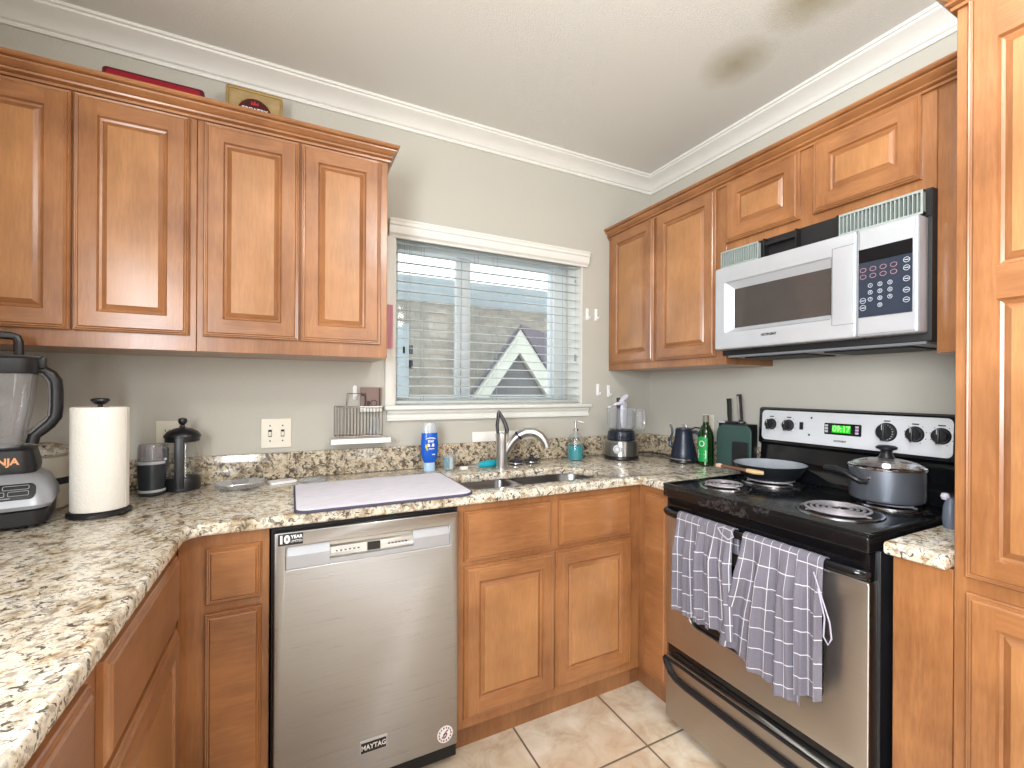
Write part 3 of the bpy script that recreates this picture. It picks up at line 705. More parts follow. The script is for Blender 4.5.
# ================================================================== WINDOW BLIND
BD = thing('window_blind', 'white horizontal slat blind hanging in the kitchen window below its valance', 'blind', (-1.03, -.02, WZ0))
vp = [(0, 1.937), (.012, 1.937), (.016, 1.946), (.026, 1.955), (.030, 1.972), (.030, 1.985), (.036, 1.990), (.036, 2.002), (.040, 2.008), (.040, 2.014), (0, 2.014)]
b = B(WHITE); b.sweep(vp, [lambda o, z: (-1.590, -.002-o, z), lambda o, z: (-.482, -.002-o, z)]); obj('valance', b, BD, angle=22)
SLAT = plain('blind_slat', srgb(182, 187, 185), .45, var=.01)
zs = 1.932; ya = .012
tl = math.radians(7); i = 0
sl = None
while zs > 1.235:
    b = B(SLAT); hw = .024
    P = [(-hw, 0), (-hw*.5, .0012), (0, .0016), (hw*.5, .0012), (hw, 0), (hw, -.0016), (hw*.5, -.0004), (0, 0), (-hw*.5, -.0004), (-hw, -.0016)]
    if sl is None:
        pts = [(ya+hw+.004+y*math.cos(tl)-z*math.sin(tl), y*math.sin(tl)+z*math.cos(tl)) for y, z in P]
        b.prism([(WX0+.010, y, zs+z) for y, z in pts], (0, 0, 0), (WX1-WX0-.020, 0, 0)); sl = obj('slat', b, BD, angle=40); z00 = zs
    else:
        b.bm.free(); d = sl.copy(); COL.objects.link(d); d.parent = BD; d.location.z = (zs-z00)*K
    zs -= .0432
b = B(SLAT); b.box(WX0+.010, WX1-.010, ya, ya+.052, 1.202, 1.217, bev=.003); obj('bottom_rail', b, BD)
b = B(SLAT); b.box(WX0+.010, WX1-.010, ya, ya+.05, 1.950, 1.982, bev=.002); obj('head_rail', b, BD)
CORD = plain('blind_cord', srgb(150, 156, 156), .6)
for x in (-1.49, -1.42, -1.14, -1.035, -.60):
    b = B(CORD)
    for y in (ya+.001, ya+.056): b.tube([(x, y, 1.93), (x, y, 1.21)], .0009, 0, 5)
    obj('ladder_cord', b, BD)
b = B(CORD); b.tube([(-.553, ya-.006, 1.93), (-.553, ya-.006, 1.46)], .0008, 0, 5); b.cyl((-.553, ya-.006, 1.425), .0055, 0, .036); b.cyl((-.553, ya-.006, 1.852), .0055, 0, .012); obj('pull_cord', b, BD)
b = B(CORD, BLKP); b.tube([(-1.515, ya-.006, 1.93), (-1.515, ya-.006, 1.46)], .0008, 0, 5); b.cyl((-1.515, ya-.006, 1.43), .005, 0, .03, 1); b.tube([(-1.485, ya-.008, 1.93), (-1.485, ya-.008, 1.40)], .0008, 0, 5); b.cyl((-1.485, ya-.008, 1.365), .005, 0, .034, 1); obj('pull_cord', b, BD)
# ================================================================== BEYOND THE WINDOW
def shingle():
    n = N('roof_shingles'); v = n.coord()
    br = n.n('ShaderNodeTexBrick'); br.inputs['Scale'].default_value = 3.2; br.inputs['Mortar Size'].default_value = .012
    br.inputs['Color1'].default_value = srgb(122, 118, 108); br.inputs['Color2'].default_value = srgb(104, 100, 94); br.inputs['Mortar'].default_value = srgb(80, 78, 74)
    br.inputs['Row Height'].default_value = .4; br.inputs['Brick Width'].default_value = .7
    n.l(n.coord((1, 1, 1), 'UV'), br.inputs[0])
    f = n.noise(n.coord((1, 1, 1), 'UV'), 6, 5, .7)
    n.set(n.mix(n.ramp(f, [(.35, (0, 0, 0)), (.7, (.6,)*3)]), br.outputs[0], srgb(136, 132, 118)), .9); return n.m
SHING = shingle(); SIDING = plain('blue_grey_siding', srgb(138, 148, 150), .7, var=.04)
PURP = plain('dormer_shingles', srgb(88, 84, 92), .9, var=.15, scale=30); TRIMW = plain('rake_trim', srgb(176, 178, 166), .6, var=.03)
GSID = plain('gable_siding', srgb(98, 98, 98), .8, var=.06)
NH = thing('neighbor_house', 'neighboring house with shingled roof and pale-trimmed gable seen through the window blind', 'house', (0, 5, -1))
b = B(SIDING); b.box(-6, 7, 6.0, 9.0, -1, 3.20); obj('upper_wall', b, NH, flat=True)
b = B(SHING); b.grid(1, 1, lambda u, v: Vector((-6+13*u, 3.0+3.0*v, .35+2.43*v)), uv=True)
L = b.bm.loops.layers.uv.verify()
for f in b.bm.faces:
    for lp in f.loops: lp[L].uv = (lp[L].uv[0]*13*.8, lp[L].uv[1]*4*.8)
b.quad([(-6, 3.0, .35), (7, 3.0, .35), (7, 3.0, .25), (-6, 3.0, .25)]); b.quad([(-6, 3.0, .25), (7, 3.0, .25), (7, 6, 2.65), (-6, 6, 2.65)])
obj('shingled_roof', b, NH, flat=True)
b = B(SIDING); b.box(-6, 7, 3.3, 6.0, -1, .25); obj('lower_wall', b, NH, flat=True)
ax, az, gy = 1.03, 2.19, 4.0
sl_ = .70/.56
b = B(PURP); 
for sx in (-1, 1):
    q = [(ax, gy-.12, az), (ax+sx*1.25, gy-.12, az-1.25*1.25), (ax+sx*1.25+1.7, gy+1.4, az-1.25*1.25), (ax+1.7, gy+1.4, az)]
    b.prism(q, (0, 0, 0), (0, 0, -.05))
obj('gable_roof', b, NH, flat=True)
b = B(GSID); b.prism([(ax-1.15, gy, az-1.5), (ax+1.15, gy, az-1.5), (ax, gy, az-.06)], (0, 0, 0), (0, .08, 0)); obj('gable_wall', b, NH, flat=True)
b = B(TRIMW)
for sx in (-1, 1):
    b.prism([(ax, gy-.10, az-.055), (ax+sx*1.25, gy-.10, az-.055-1.56), (ax+sx*1.25, gy-.10, az-.43-1.56), (ax, gy-.10, az-.40)], (0, 0, 0), (0, .09, 0))
b.tube([(ax-.06, gy-.12, az-.20), (ax-.85, gy-.12, az-1.20)], .018)
obj('gable_trim', b, NH, flat=True)
b = B(SIDING, INK); b.box(-1.6, -.655, 3.7, 3.9, -1, 2.06); b.box(-.64, -.60, 3.72, 3.8, 1.70, 1.80, 1); b.box(-.64, -.60, 3.72, 3.8, 1.52, 1.62, 1); obj('corner_wall', b, NH, flat=True)
# ================================================================== WALL FITTINGS
def outlet_plate(fr, w0, w1, h0, h1, name, label, cat, kind):
    t = thing(name, label, cat, tuple(fr((w0+w1)/2, h0, 0)))
    b = B(OUTLET); b.plate([rrect(w0, w1, h0, h1, .003, 2)], .006, fr=fr, z=.0032, bev=.0015); obj('cover_plate', b, t)
    wc, hc = (w0+w1)/2, (h0+h1)/2
    if kind == 'outlet':
        for dh in (-.020, .020):
            b = B(OUTLET, INK); b.plate([rrect(wc-.016, wc+.016, hc+dh-.014, hc+dh+.014, .007, 4)], .003, fr=fr, z=.0068, bev=.0008)
            for dw in (-.006, .006): b.fbox(fr, wc+dw-.0011, wc+dw+.0011, hc+dh-.002, hc+dh+.007, .0082, .0087, 1)
            b.lathe([(0, .0087), (.0025, .0087), (.0025, .008), (0, .008)], fr(wc, hc+dh-.008, 0), 1, 10, axis=fr.nn)
            obj('socket', b, t)
    elif kind == 'switch':
        for dw in (-.023, .023):
            b = B(OUTLET, INK); b.fbox(fr, wc+dw-.0065, wc+dw+.0065, hc-.014, hc+.014, .006, .0068, 1); b.fbox(fr, wc+dw-.005, wc+dw+.005, hc-.010, hc+.006, .0065, .016, 0, .001)
            for dh in (-.030, .030): b.lathe([(0, .0075), (.003, .0075), (.003, .006), (0, .006)], fr(wc+dw, hc+dh, 0), 1, 10, axis=fr.nn)
            obj('toggle', b, t)
    return t
fw = faceY(0, -.0005)
outlet_plate(fw, -2.437, -2.367, 1.035, 1.150, 'wall_outlet', 'ivory wall outlet half hidden behind the coffee press', 'outlet', 'outlet')
outlet_plate(fw, -2.095, -1.985, 1.035, 1.150, 'light_switch', 'ivory double toggle switch plate on the wall above the splash', 'switch', 'switch')
fs = faceX(-.0005, 0)
OT = outlet_plate(fs, .42, .492, 1.022, 1.148, 'wall_outlet', 'wall outlet with a black plug behind the green bottle', 'outlet', 'outlet')
pg = thing('power_cord', 'black plug and cord in the outlet behind the green bottle', 'cord', (-.03, -.45, 1.05))
b = B(BLKP, GREY); b.box(-.045, -.0095, -.468, -.440, 1.062, 1.092, bev=.005); obj('plug', b, pg)
b = B(BLKP); pts = [(-.045, -.455, 1.078), (-.09, -.445, 1.085), (-.125, -.43, 1.065), (-.14, -.425, 1.02), (-.13, -.42, .96), (-.115, -.41, .922), (-.13, -.38, .9185)]
b.tube(pts, .0035); obj('cord', b, pg)
HK = plain('hook_white', srgb(240, 240, 240), .35, var=.01)
def hook(x, z, label):
    t = thing('wall_hook', label, 'hook', (x, 0, z), group='white adhesive hooks right of the window')
    b = B(HK); b.box(-.010, .010, -.006, -.0008, -.030, .036, bev=.003)
    obj('base_plate', b, t, local=True)
    b = B(HK); b.tube([(0, -.006, .012), (0, -.012, -.002), (0, -.018, -.018), (0, -.027, -.022), (0, -.032, -.010)], .0035); obj('prong', b, t, local=True)
    return t
hook(-.477, 1.68, 'left one of the two white adhesive hooks beside the upper right window'); hook(-.415, 1.682, 'right one of the two white adhesive hooks beside the upper right window')
hook(-.400, 1.268, 'left one of the two white hooks above the food processor'); hook(-.322, 1.262, 'right one of the two white hooks above the food processor')
b = B(HK); b.plate([rrect(-.009, .009, 0, .062, .008, 5)], .007, fr=faceY(-1.733, -.0012), z=.0035, bev=.002, at=(0, 1.222)); b.tube([(-1.733, -.008, 1.24), (-1.733, -.018, 1.228), (-1.733, -.024, 1.236)], .003)
obj('wall_hook', b, None, 'white adhesive hook on the wall behind the wire rack', 'hook')
# wire rack with a white drip tray
WR = thing('wire_rack', 'small wire wall rack with a white drip tray left of the window', 'rack', (-1.72, -.06, 1.045))
WIRE = plain('rack_wire', srgb(128, 118, 112), .3, .8)
b = B(WIRE)
rx0, rx1, rf, rb = -1.818, -1.630, -.098, -.006
b.tube([(rx0, rb, 1.196), (rx0, rf, 1.196), (rx1, rf, 1.190), (rx1, rb, 1.190)], .0022, closed=True)
b.tube([(rx0, rb, 1.075), (rx0, rf, 1.075), (rx1, rf, 1.075), (rx1, rb, 1.075)], .0022, closed=True)
for i in range(15):
    x = rx0+(rx1-rx0)*i/14; b.tube([(x, rf, 1.194), (x, rf, 1.075), (x, rb, 1.075), (x, rb, 1.194)], .0013, 0, 5)
b.tube([(-1.768, rb, 1.196), (-1.768, rb-.02, 1.250), (-1.690, rb-.02, 1.250), (-1.690, rb-.02, 1.20)], .0018)
obj('wire_basket', b, WR)
b = B(WPL); o_ = rrect(-1.838, -1.594, -.104, -.004, .02, 4)
b.plate([o_], .004, z=1.048, bev=.0015)
b.prism([(-1.838, -.104, 1.046), (-1.594, -.104, 1.046), (-1.594, -.100, 1.066), (-1.838, -.100, 1.066)], (0, 0, 0), (0, .003, 0)); b.box(-1.838, -1.835, -.104, -.004, 1.046, 1.066); b.box(-1.597, -1.594, -.104, -.004, 1.046, 1.066); obj('drip_tray', b, WR)
for i, x in enumerate((-1.672, -1.656, -1.640)):
    b = B(LGREY); b.tube([(x, -.05, 1.078), (x+.004, -.06, 1.150)], [.0045, .003]); obj('cutlery', b, None, ('left', 'middle', 'right')[i]+' slim pale utensil standing in the wire rack', 'utensil')
b = B(WPL, plain('sign_brown', srgb(128, 106, 100), .6)); fr = faceY(0, -.007)
b.box(-1.715, -1.618, -.03, -.006, 1.172, 1.178, bev=.001)
b.box(-1.715, -1.618, -.0295, -.0265, 1.178, 1.196, 0, .001); obj('sign_ledge', b, None, 'tiny white ledge on the wall holding the brown plaque', 'shelf')
b = B(plain('plaque_brown', srgb(132, 110, 104), .6), plain('plaque_dark', srgb(62, 50, 48), .6)); fr = faceY(0, -.012)
b.fbox(fr, -1.712, -1.620, 1.1795, 1.276, 0, .006, 0, .001); b.fbox(fr, -1.632, -1.626, 1.185, 1.272, .006, .0065, 1)
b.tube([fr(-1.708, 1.245, .008), fr(-1.692, 1.240, .008), fr(-1.690, 1.21, .008), fr(-1.694, 1.19, .008)], .003, 1); b.plate([circ(-1.654, 1.208, .015, 20), circ(-1.654, 1.208, .011, 20)], .001, fr=fr, z=.0068, m=1); b.fbox(fr, -1.684, -1.670, 1.194, 1.218, .006, .0068, 1)
obj('plaque', b, None, 'small square brown plaque with dark lettering left of the window', 'sign', flat=True)
b = B(WPL); b.box(-1.174, -.915, -.004, -.001, 1.0165, 1.064, bev=.001); obj('paper_strip', b, None, 'white paper strip against the wall behind the faucet', 'paper')
b = B(plain('pink_cloth', srgb(250, 196, 206), .8, var=.04)); b.grid(6, 12, lambda u, v: Vector((-1.612+.040*u, -.020-.005*math.sin(u*7+v*2), 1.638-.192*v)))
bmesh.ops.solidify(b.bm, geom=b.bm.faces[:], thickness=.004); obj('pot_holder', b, None, 'pink cloth pot holder hanging on the left window casing', 'cloth')
# ================================================================== ON TOP OF THE CABINETS
tz = 2.1645
b = B(plain('crimson_edge', srgb(84, 10, 22), .4), plain('crimson_tray', srgb(148, 16, 40), .35, var=.1))
def tilt(cx, y, z, lean): return lambda w, h, d=0: Vector((cx+w, y-.0+h*math.sin(lean)-d*math.cos(lean), z+h*math.cos(lean)+d*math.sin(lean)))
f_ = lambda w, h, d=0: (lambda p: Vector((p.x, p.y, p.z)))(tilt(-2.415, -.17, 2.1305, .25)(w*math.cos(.0), h, d))
b.plate([rrect(-.142, .142, 0, .175, .012, 4)], .018, fr=f_, z=.009, bev=.004); b.plate([rrect(-.130, .130, .012, .165, .01, 4)], .002, fr=f_, z=.0192, bev=.0005, m=1)
obj('serving_tray', b, None, 'dark red tray leaning on top of the left wall cabinets', 'tray')
BT = thing('tin_sign', 'gold framed beer sign with a dark red oval leaning above the cabinets', 'sign', (-2.118, -.1, 2.129))
GOLD = plain('old_gold', srgb(184, 156, 100), .35, .6, .15, 30); PARCH = plain('gold_parchment', srgb(170, 146, 104), .5, .1, .12, 40)
f_ = tilt(-2.118, -.10, 2.1295, .10)
b = B(PARCH); b.plate([rrect(-.09, .09, .008, .242, .006, 3)], .008, fr=f_, z=.005, bev=.001); obj('sign_face', b, BT)
b = B(GOLD); b.plate([rrect(-.096, .096, 0, .250, .010, 3), rrect(-.086, .086, .010, .240, .006, 3)], .014, fr=f_, z=.008, bev=.003); obj('sign_frame', b, BT)
b = B(plain('sign_maroon', srgb(70, 14, 22), .4), GOLD, RED, WINK)
b.plate([circ(0, .147, .063, 32, .072)], .002, fr=f_, z=.0102, bev=.0005); b.plate([circ(0, .147, .066, 32, .075), circ(0, .147, .061, 32, .070)], .0025, fr=f_, z=.0102, m=1)
b.plate([[(-.014, .192), (-.012, .206), (-.005, .198), (0, .210), (.005, .198), (.012, .206), (.014, .192)]], .001, fr=f_, z=.0118, m=2); b.plate([circ(-.035, .165, .010, 14)], .001, fr=f_, z=.0118, m=2)
b.text('BREWERY', .022, f_, 0, .172, .0115, 3, bold=.0003, sx=.9); obj('sign_emblem', b, BT, flat=True)
# ================================================================== THINGS ON THE LEFT END OF THE WORKTOP
# --- countertop blender
BLX, BLY, BRZ = -2.697, -.42, .24
NB = thing('countertop_blender', 'large countertop blender with black lid and clear jar at the far left', 'blender', (BLX, BLY, CT+.0005), BRZ)
LOC = dict(local=True)
def rsec(cx, cy, hx, hy, z, r, n=5): return [(x, y, z) for x, y in rrect(cx-hx, cx+hx, cy-hy, cy+hy, min(r, hx*.95, hy*.95), n)]
def loft(b, secs, m=0, cap=True):
    R_ = [[b.bm.verts.new(p) for p in s_] for s_ in secs]
    for a, c in zip(R_, R_[1:]):
        n = len(a)
        for i in range(n): b.bm.faces.new([a[i], a[(i+1) % n], c[(i+1) % n], c[i]]).material_index = m
    if cap: b.bm.faces.new(R_[0]).material_index = m; b.bm.faces.new(R_[-1]).material_index = m
    return b
b = B(BLKP); loft(b, [rsec(0, 0, .100, .095, .006, .03), rsec(0, 0, .112, .108, .012, .035), rsec(0, 0, .114, .110, .045, .035), rsec(0, 0, .108, .104, .050, .035)])
for x in (-.08, .08):
    for y in (-.075, .075): b.cyl((x, y, 0), .014, 0, .010)
obj('motor_base', b, NB, **LOC)
b = B(plain('blender_silver', srgb(168, 173, 182), .35, .4, .03))
loft(b, [rsec(0, 0, .115, .112, .0505, .04), rsec(0, 0, .121, .117, .060, .045), rsec(0, .003, .119, .110, .085, .045), rsec(0, .012, .104, .088, .118, .04), rsec(0, .016, .088, .074, .132, .035), rsec(0, .016, .080, .07, .135, .035)])
BS = obj('motor_housing', b, NB, **LOC)
# sloping control area on the front of the housing
def slopef(w, h, d=0):   # h runs up the slope from z .078 to .118
    t = (h-.072)/(.118-.072); y0 = -.1095+t*.0295
    return Vector((w, y0-d*.85-.002, h+d*.5))
b = B(BLK); b.plate([rrect(-.090, .090, .076, .112, .012, 5)], .004, fr=slopef, z=.002, bev=.001); CPN = obj('button_panel', b, BS, **LOC)
b = B(plain('button_outline', srgb(150, 156, 166), .4))
def pill(w0, w1, h0, h1):
    o = rrect(w0, w1, h0, h1, .003, 3); i_ = rrect(w0+.0014, w1-.0014, h0+.0012, h1-.0012, .002, 3); b.plate([o, i_], .0006, fr=slopef, z=.0046)
for w0, w1 in ((-.080, -.030), (-.025, .025), (.030, .078)): pill(w0, w1, .098, .108)
for w0, w1 in ((-.080, -.045), (-.040, -.005), (.0, .035), (.040, .078)): pill(w0, w1, .084, .095)
b.fbox(slopef, -.045, .045, .079, .0808, .0043, .005); obj('button_outlines', b, CPN, flat=True, **LOC)
b = B(BLKP); loft(b, [rsec(0, .016, .084, .072, .1355, .03), rsec(0, .016, .086, .074, .150, .03), rsec(0, .016, .078, .068, .192, .03), rsec(0, .016, .070, .062, .198, .03)])
UC = obj('jar_seat', b, NB, **LOC)
b = B(plain('orange_lettering', srgb(238, 170, 120), .5)); b.text('NINJA', .0235, lambda w, h, d=0: Vector((w, -.0598+(h-.150)*.14-d, h)), .022, .166, .0006, bold=.0008, sx=1.0); obj('brand_lettering', b, UC, flat=True, **LOC)
jy = .016
b = B(CLEARS); loft(b, [rsec(0, jy, .052, .052, .199, .03), rsec(0, jy, .056, .056, .225, .03), rsec(0, jy, .070, .068, .30, .03), rsec(0, jy, .078, .074, .390, .03)], cap=False)
loft(b, [rsec(0, jy, .050, .050, .200, .03), rsec(0, jy, .048, .048, .206, .03)]); obj('clear_jar', b, NB, **LOC)
b = B(BLKP, CHROME); b.cyl((0, jy, 0), .011, .206, .370)
for z, a in ((.222, .3), (.262, 1.3), (.302, 2.4)):
    for k in (0, PI):
        c_, s_ = math.cos(a+k), math.sin(a+k); b.prism([(c_*.010-s_*.005, jy+s_*.010+c_*.005, z), (c_*.042, jy+s_*.042, z+.008), (c_*.010+s_*.005, jy+s_*.010-c_*.005, z)], (0, 0, 0), (0, 0, .0015), 1)
obj('blade_column', b, NB, **LOC)
b = B(BLKP); loft(b, [rsec(0, jy, .082, .078, .3905, .03), rsec(0, jy, .084, .080, .396, .03), rsec(0, jy, .083, .079, .428, .03), rsec(0, jy, .078, .074, .434, .03)])
b.box(-.078, .090, jy-.022, jy+.022, .430, .440, bev=.003); b.box(.078, .097, jy-.018, jy+.018, .405, .437, bev=.004)
LD = obj('jar_lid', b, NB, **LOC)
b = B(BLKP); b.tube([(-.052, jy, .432), (-.052, jy, .472), (-.049, jy, .484), (-.040, jy, .490), (.028, jy, .490), (.040, jy, .486), (.044, jy, .474), (.044, jy, .432)], .0105, 0, 10); obj('lid_handle', b, LD, **LOC)
b = B(BLKP, plain('handle_grey', srgb(120, 118, 120), .3, .3))
hp = [(.080, jy, .402), (.094, jy, .398), (.106, jy, .388), (.115, jy, .372), (.117, jy, .345), (.117, jy, .300), (.115, jy, .276), (.103, jy, .256), (.088, jy, .240), (.074, jy, .226), (.070, jy, .205)]
b.tube(hp, [.011, .012, .013, .0135, .0135, .0135, .0135, .013, .0125, .012, .012], 0, 12, flat=1.15)
b.tube([(p[0]-.010, jy-.003, p[2]-(.003 if i < 4 else 0)+(.006 if i > 6 else 0)) for i, p in enumerate(hp[:-1])], .0065, 1, 8); obj('jar_handle', b, NB, **LOC)
# --- cream canister behind the blender
CR = thing('canister', 'cream ceramic canister with dark band, half hidden behind the blender', 'canister', (-2.668, -.235, CT+.0005))
CREAM = plain('cream_ceramic', srgb(214, 206, 190), .3, var=.05)
b = B(CREAM, INK); b.lathe([(0, 0), (.056, 0), (.062, .006), (.066, .05), (.066, .12), (.060, .150), (.052, .156), (0, .156)], seg=36); b.lathe([(.0667, .072), (.0672, .074), (.0672, .090), (.0667, .092)], m=1, seg=36); obj('canister_body', b, CR, **LOC)
b = B(granite('speckled_lid')); b.lathe([(0, .1565), (.060, .1565), (.064, .162), (.062, .176), (.045, .188), (.02, .193), (0, .194)], seg=32); obj('canister_lid', b, CR, **LOC)
b = B(BLKM); b.tube([(-2.565, -.335, CT+.016), (-2.545, -.345, CT+.009), (-2.525, -.335, CT+.005), (-2.51, -.30, CT+.0045), (-2.535, -.24, CT+.0045), (-2.56, -.15, CT+.0045), (-2.56, -.05, CT+.0045)], .0032); obj('power_cord', b, None, 'black power cord trailing on the worktop behind the blender', 'cord')
# --- paper towel
PTW = thing('paper_towel_holder', 'black upright holder carrying a white paper towel roll, right of the blender', 'holder', (-2.487, -.390, CT+.0005))
b = B(BLKP); b.lathe([(0, 0), (.066, 0), (.073, .003), (.073, .010), (.068, .014), (.0, .015)], seg=44); b.cyl((0, 0, 0), .0055, .014, .312); obj('holder_base', b, PTW, **LOC)
b = B(BLKP); b.lathe([(0, .308), (.010, .308), (.016, .312), (.022, .318), (.020, .324), (.008, .326), (0, .326)], seg=24); obj('finial', b, PTW, **LOC)
def towel_paper():
    n = N('paper_towel'); v = n.n('ShaderNodeTexVoronoi'); v.inputs['Scale'].default_value = 120; n.l(n.coord(), v.inputs['Vector'])
    n.set(srgb(240, 237, 230), .9); n.bump(v.outputs['Distance'], .5, .002); return n.m
b = B(towel_paper(), plain('card_core', srgb(170, 140, 110), .8))
b.lathe([(.021, .016), (.063, .016), (.0645, .020), (.0645, .296), (.063, .300), (.021, .300)], seg=64, closed=True)
b.prism([(.0635, .012, .017), (.0645, .012, .017), (.0650, -.022, .017), (.0640, -.022, .017)], (0, 0, 0), (0, 0, .281)); b.lathe([(.0205, .0155), (.0205, .3005), (.019, .3005), (.019, .0155)], m=1, seg=24, closed=True)
obj('paper_towel_roll', b, None, 'white paper towel roll standing on the black holder', 'paper towel', local=True, loc=(-2.487, -.390, CT+.001))
# --- coffee grinder
GR = thing('coffee_grinder', 'small dark coffee grinder with clear lid beside the coffee press', 'grinder', (-2.417, -.150, CT+.0005))
b = B(plain('grinder_slate', srgb(46, 52, 58), .3)); b.lathe([(0, 0), (.036, 0), (.039, .006), (.037, .02), (.039, .06), (.042, .102), (.041, .108), (0, .108)], seg=36); b.box(.028, .047, -.015, .012, .09, .155, bev=.006); obj('grinder_body', b, GR, **LOC)
b = B(LGREY); b.lathe([(.0378, .0105), (.0388, .012), (.0388, .018), (.0372, .0195)], seg=36); b.lathe([(.0414, .103), (.0430, .105), (.0430, .111), (.0412, .113)], seg=36); obj('trim_ring', b, GR, **LOC)
b = B(CLEARS); b.lathe([(.040, .1135), (.039, .158), (.036, .168), (0, .172)], seg=36); b.lathe([(.037, .1135), (.036, .158), (.033, .165), (0, .168)], seg=36); obj('clear_lid', b, GR, **LOC)
b = B(SILVER); b.lathe([(0, 0), (.004, 0), (.004, .002), (0, .002)], (.041, -.0155, .118), axis=(0, -1, 0), seg=14); obj('grinder_button', b, GR, **LOC)
# --- french press
FP = thing('coffee_press', 'glass coffee press with black domed lid and base against the splash', 'coffee press', (-2.340, -.098, CT+.0005))
b = B(BLKP); b.lathe([(0, 0), (.053, 0), (.056, .004), (.056, .040), (.052, .046), (.050, .046), (.050, .012), (0, .012)], seg=40); obj('press_base', b, FP, **LOC)
b = B(CLEARG); b.lathe([(0, .0135), (.047, .0135), (.049, .017), (.049, .172), (.050, .176)], seg=40); obj('glass_beaker', b, FP, **LOC)
b = B(plain('ground_coffee', srgb(40, 30, 26), .7)); b.lathe([(0, .016), (.046, .016), (.046, .034), (0, .036)], seg=32); obj('coffee_grounds', b, FP, **LOC)
b = B(BLKP); b.lathe([(.050, .168), (.0525, .170), (.0525, .182), (.056, .184), (.056, .190), (.046, .204), (.028, .213), (.010, .217), (.006, .224), (.006, .226), (.012, .232), (.0145, .240), (.012, .248), (0, .252)], seg=40); obj('press_lid', b, FP, **LOC)
b = B(BLKP); b.box(-.014, .014, -.060, -.0505, .012, .186, bev=.003); obj('press_handle_strap', b, FP, **LOC)
# --- glass tray, card, clear lid
GT = thing('glass_dish', 'shallow clear eight-sided glass dish on the worktop below the switch', 'dish', (-2.155, -.165, CT+.0005), .05)
def octo(rx, ry, z): return [(rx*math.cos(PI/8+i*PI/4)*1.05, ry*math.sin(PI/8+i*PI/4)*1.05, z) for i in range(8)]
DISH = clear('dish_glass', (.80, .83, .87), .35, .5)
b = B(DISH); loft(b, [octo(.055, .045, .001), octo(.062, .052, .003), octo(.086, .075, .022), octo(.083, .072, .023), octo(.060, .050, .008), octo(.052, .042, .006)]); obj('dish_body', b, GT, angle=20, **LOC)
b = B(CHROME); b.tube([(-.04, -.01, .009), (0, .006, .009), (.03, 0, .010)], .0025); b.lathe([(0, 0), (.010, 0), (.008, .003), (0, .004)], (.038, -.001, .008), seg=16); obj('teaspoon', b, None, 'small metal spoon lying in the clear glass dish', 'spoon', local=True, loc=(-2.155, -.165, CT+.003))
b = B(plain('card_white', srgb(236, 238, 244), .5, var=.01)); b.plate([rrect(-.046, .046, -.032, .032, .003, 3)], .008, z=.0045, bev=.001); obj('small_box', b, None, 'flat white card box lying between the glass dish and the drying mat', 'box', local=True, loc=(-2.018, -.115, CT), rz=.35)
b = B(DISH); b.lathe([(0, .012), (.030, .011), (.045, .006), (.052, .001), (.054, .001), (.052, .005), (.046, .009), (.030, .014), (0, .015)], seg=36); obj('clear_lid', b, None, 'round clear lid lying against the back edge of the drying mat', 'lid', local=True, loc=(-1.905, -.125, CT+.0005))
# --- drying mat
mp = [(-1.974, -.658), (-1.43, -.655), (-1.375, -.60), (-1.375, -.23), (-1.39, -.215), (-1.955, -.225), (-1.975, -.245)]
MATM = N('microfibre_mat'); _f = MATM.noise(MATM.coord((1, 6, 1)), 18, 3); MATM.set(MATM.ramp(_f, [(.3, srgb(222, 222, 236)), (.7, srgb(238, 238, 250))]), .95); MATM.bump(MATM.noise(MATM.coord(), 420, 2), .5, .002)
DM = thing('drying_mat', 'grey dish drying mat with dark piping lying left of the sink', 'mat', (-1.68, -.44, CT))
mo = rrect(-1.972, -1.408, -.662, -.225, .03, 6, rs=(.05, .02, .03, .035))
b = B(MATM.m); b.plate([mo], .009, z=CT+.0055, bev=.003); obj('mat_pad', b, DM)
b = B(plain('mat_piping', srgb(72, 72, 92), .8)); b.tube([(x, y, CT+.0055) for x, y in mo], .0044, closed=True); obj('piping', b, DM)
# ================================================================== AROUND THE SINK
z0 = CT+.0005
DS = thing('dish_soap_bottle', 'blue dish soap bottle standing left of the sink', 'bottle', (-1.424, -.118, z0))
SOAP = plain('blue_soap', srgb(24, 92, 196), .18, var=.05); b = B(clear('soap_clear', (.85, .93, 1), .25, .25), SOAP)
def oval(rx, ry, z, n=28): return [(rx*math.cos(2*PI*i/n), ry*math.sin(2*PI*i/n), z) for i in range(n)]
b = B(SOAP); loft(b, [oval(.024, .016, .038), oval(.032, .020, .050), oval(.038, .023, .080), oval(.040, .024, .120), oval(.037, .023, .150), oval(.037, .022, .165), oval(.022, .015, .176)]); SBO = obj('bottle_body', b, DS, **LOC)
CLB = plain('pale_blue_cap', srgb(170, 200, 226), .25, var=.04)
b = B(CLB); loft(b, [oval(.024, .017, 0), oval(.027, .019, .004), oval(.025, .017, .032), oval(.022, .015, .0375)]); obj('bottle_cap', b, DS, **LOC)
b = B(clear('cap_clear', (.92, .97, 1), .45, .3)); loft(b, [oval(.023, .016, .1765), oval(.036, .021, .166), oval(.034, .020, .190), oval(.030, .019, .205), oval(.026, .017, .208)]); obj('clear_top', b, DS, **LOC)
fs_ = lambda w, h, d=0: Vector((w, -.0235*math.sqrt(max(0, 1-(w/.041)**2))-.0008-d, h))
b = B(WINK, plain('label_yellow', srgb(226, 214, 90), .5), plain('label_red', srgb(206, 60, 60), .5))
for dz, hw_ in ((.143, .020), (.1405, .023)):
    b.tube([fs_(hw_*t, dz+.004*(1-t*t), .0004) for t in (-1, -.6, -.2, .2, .6, 1)], .0011, 0, 4)
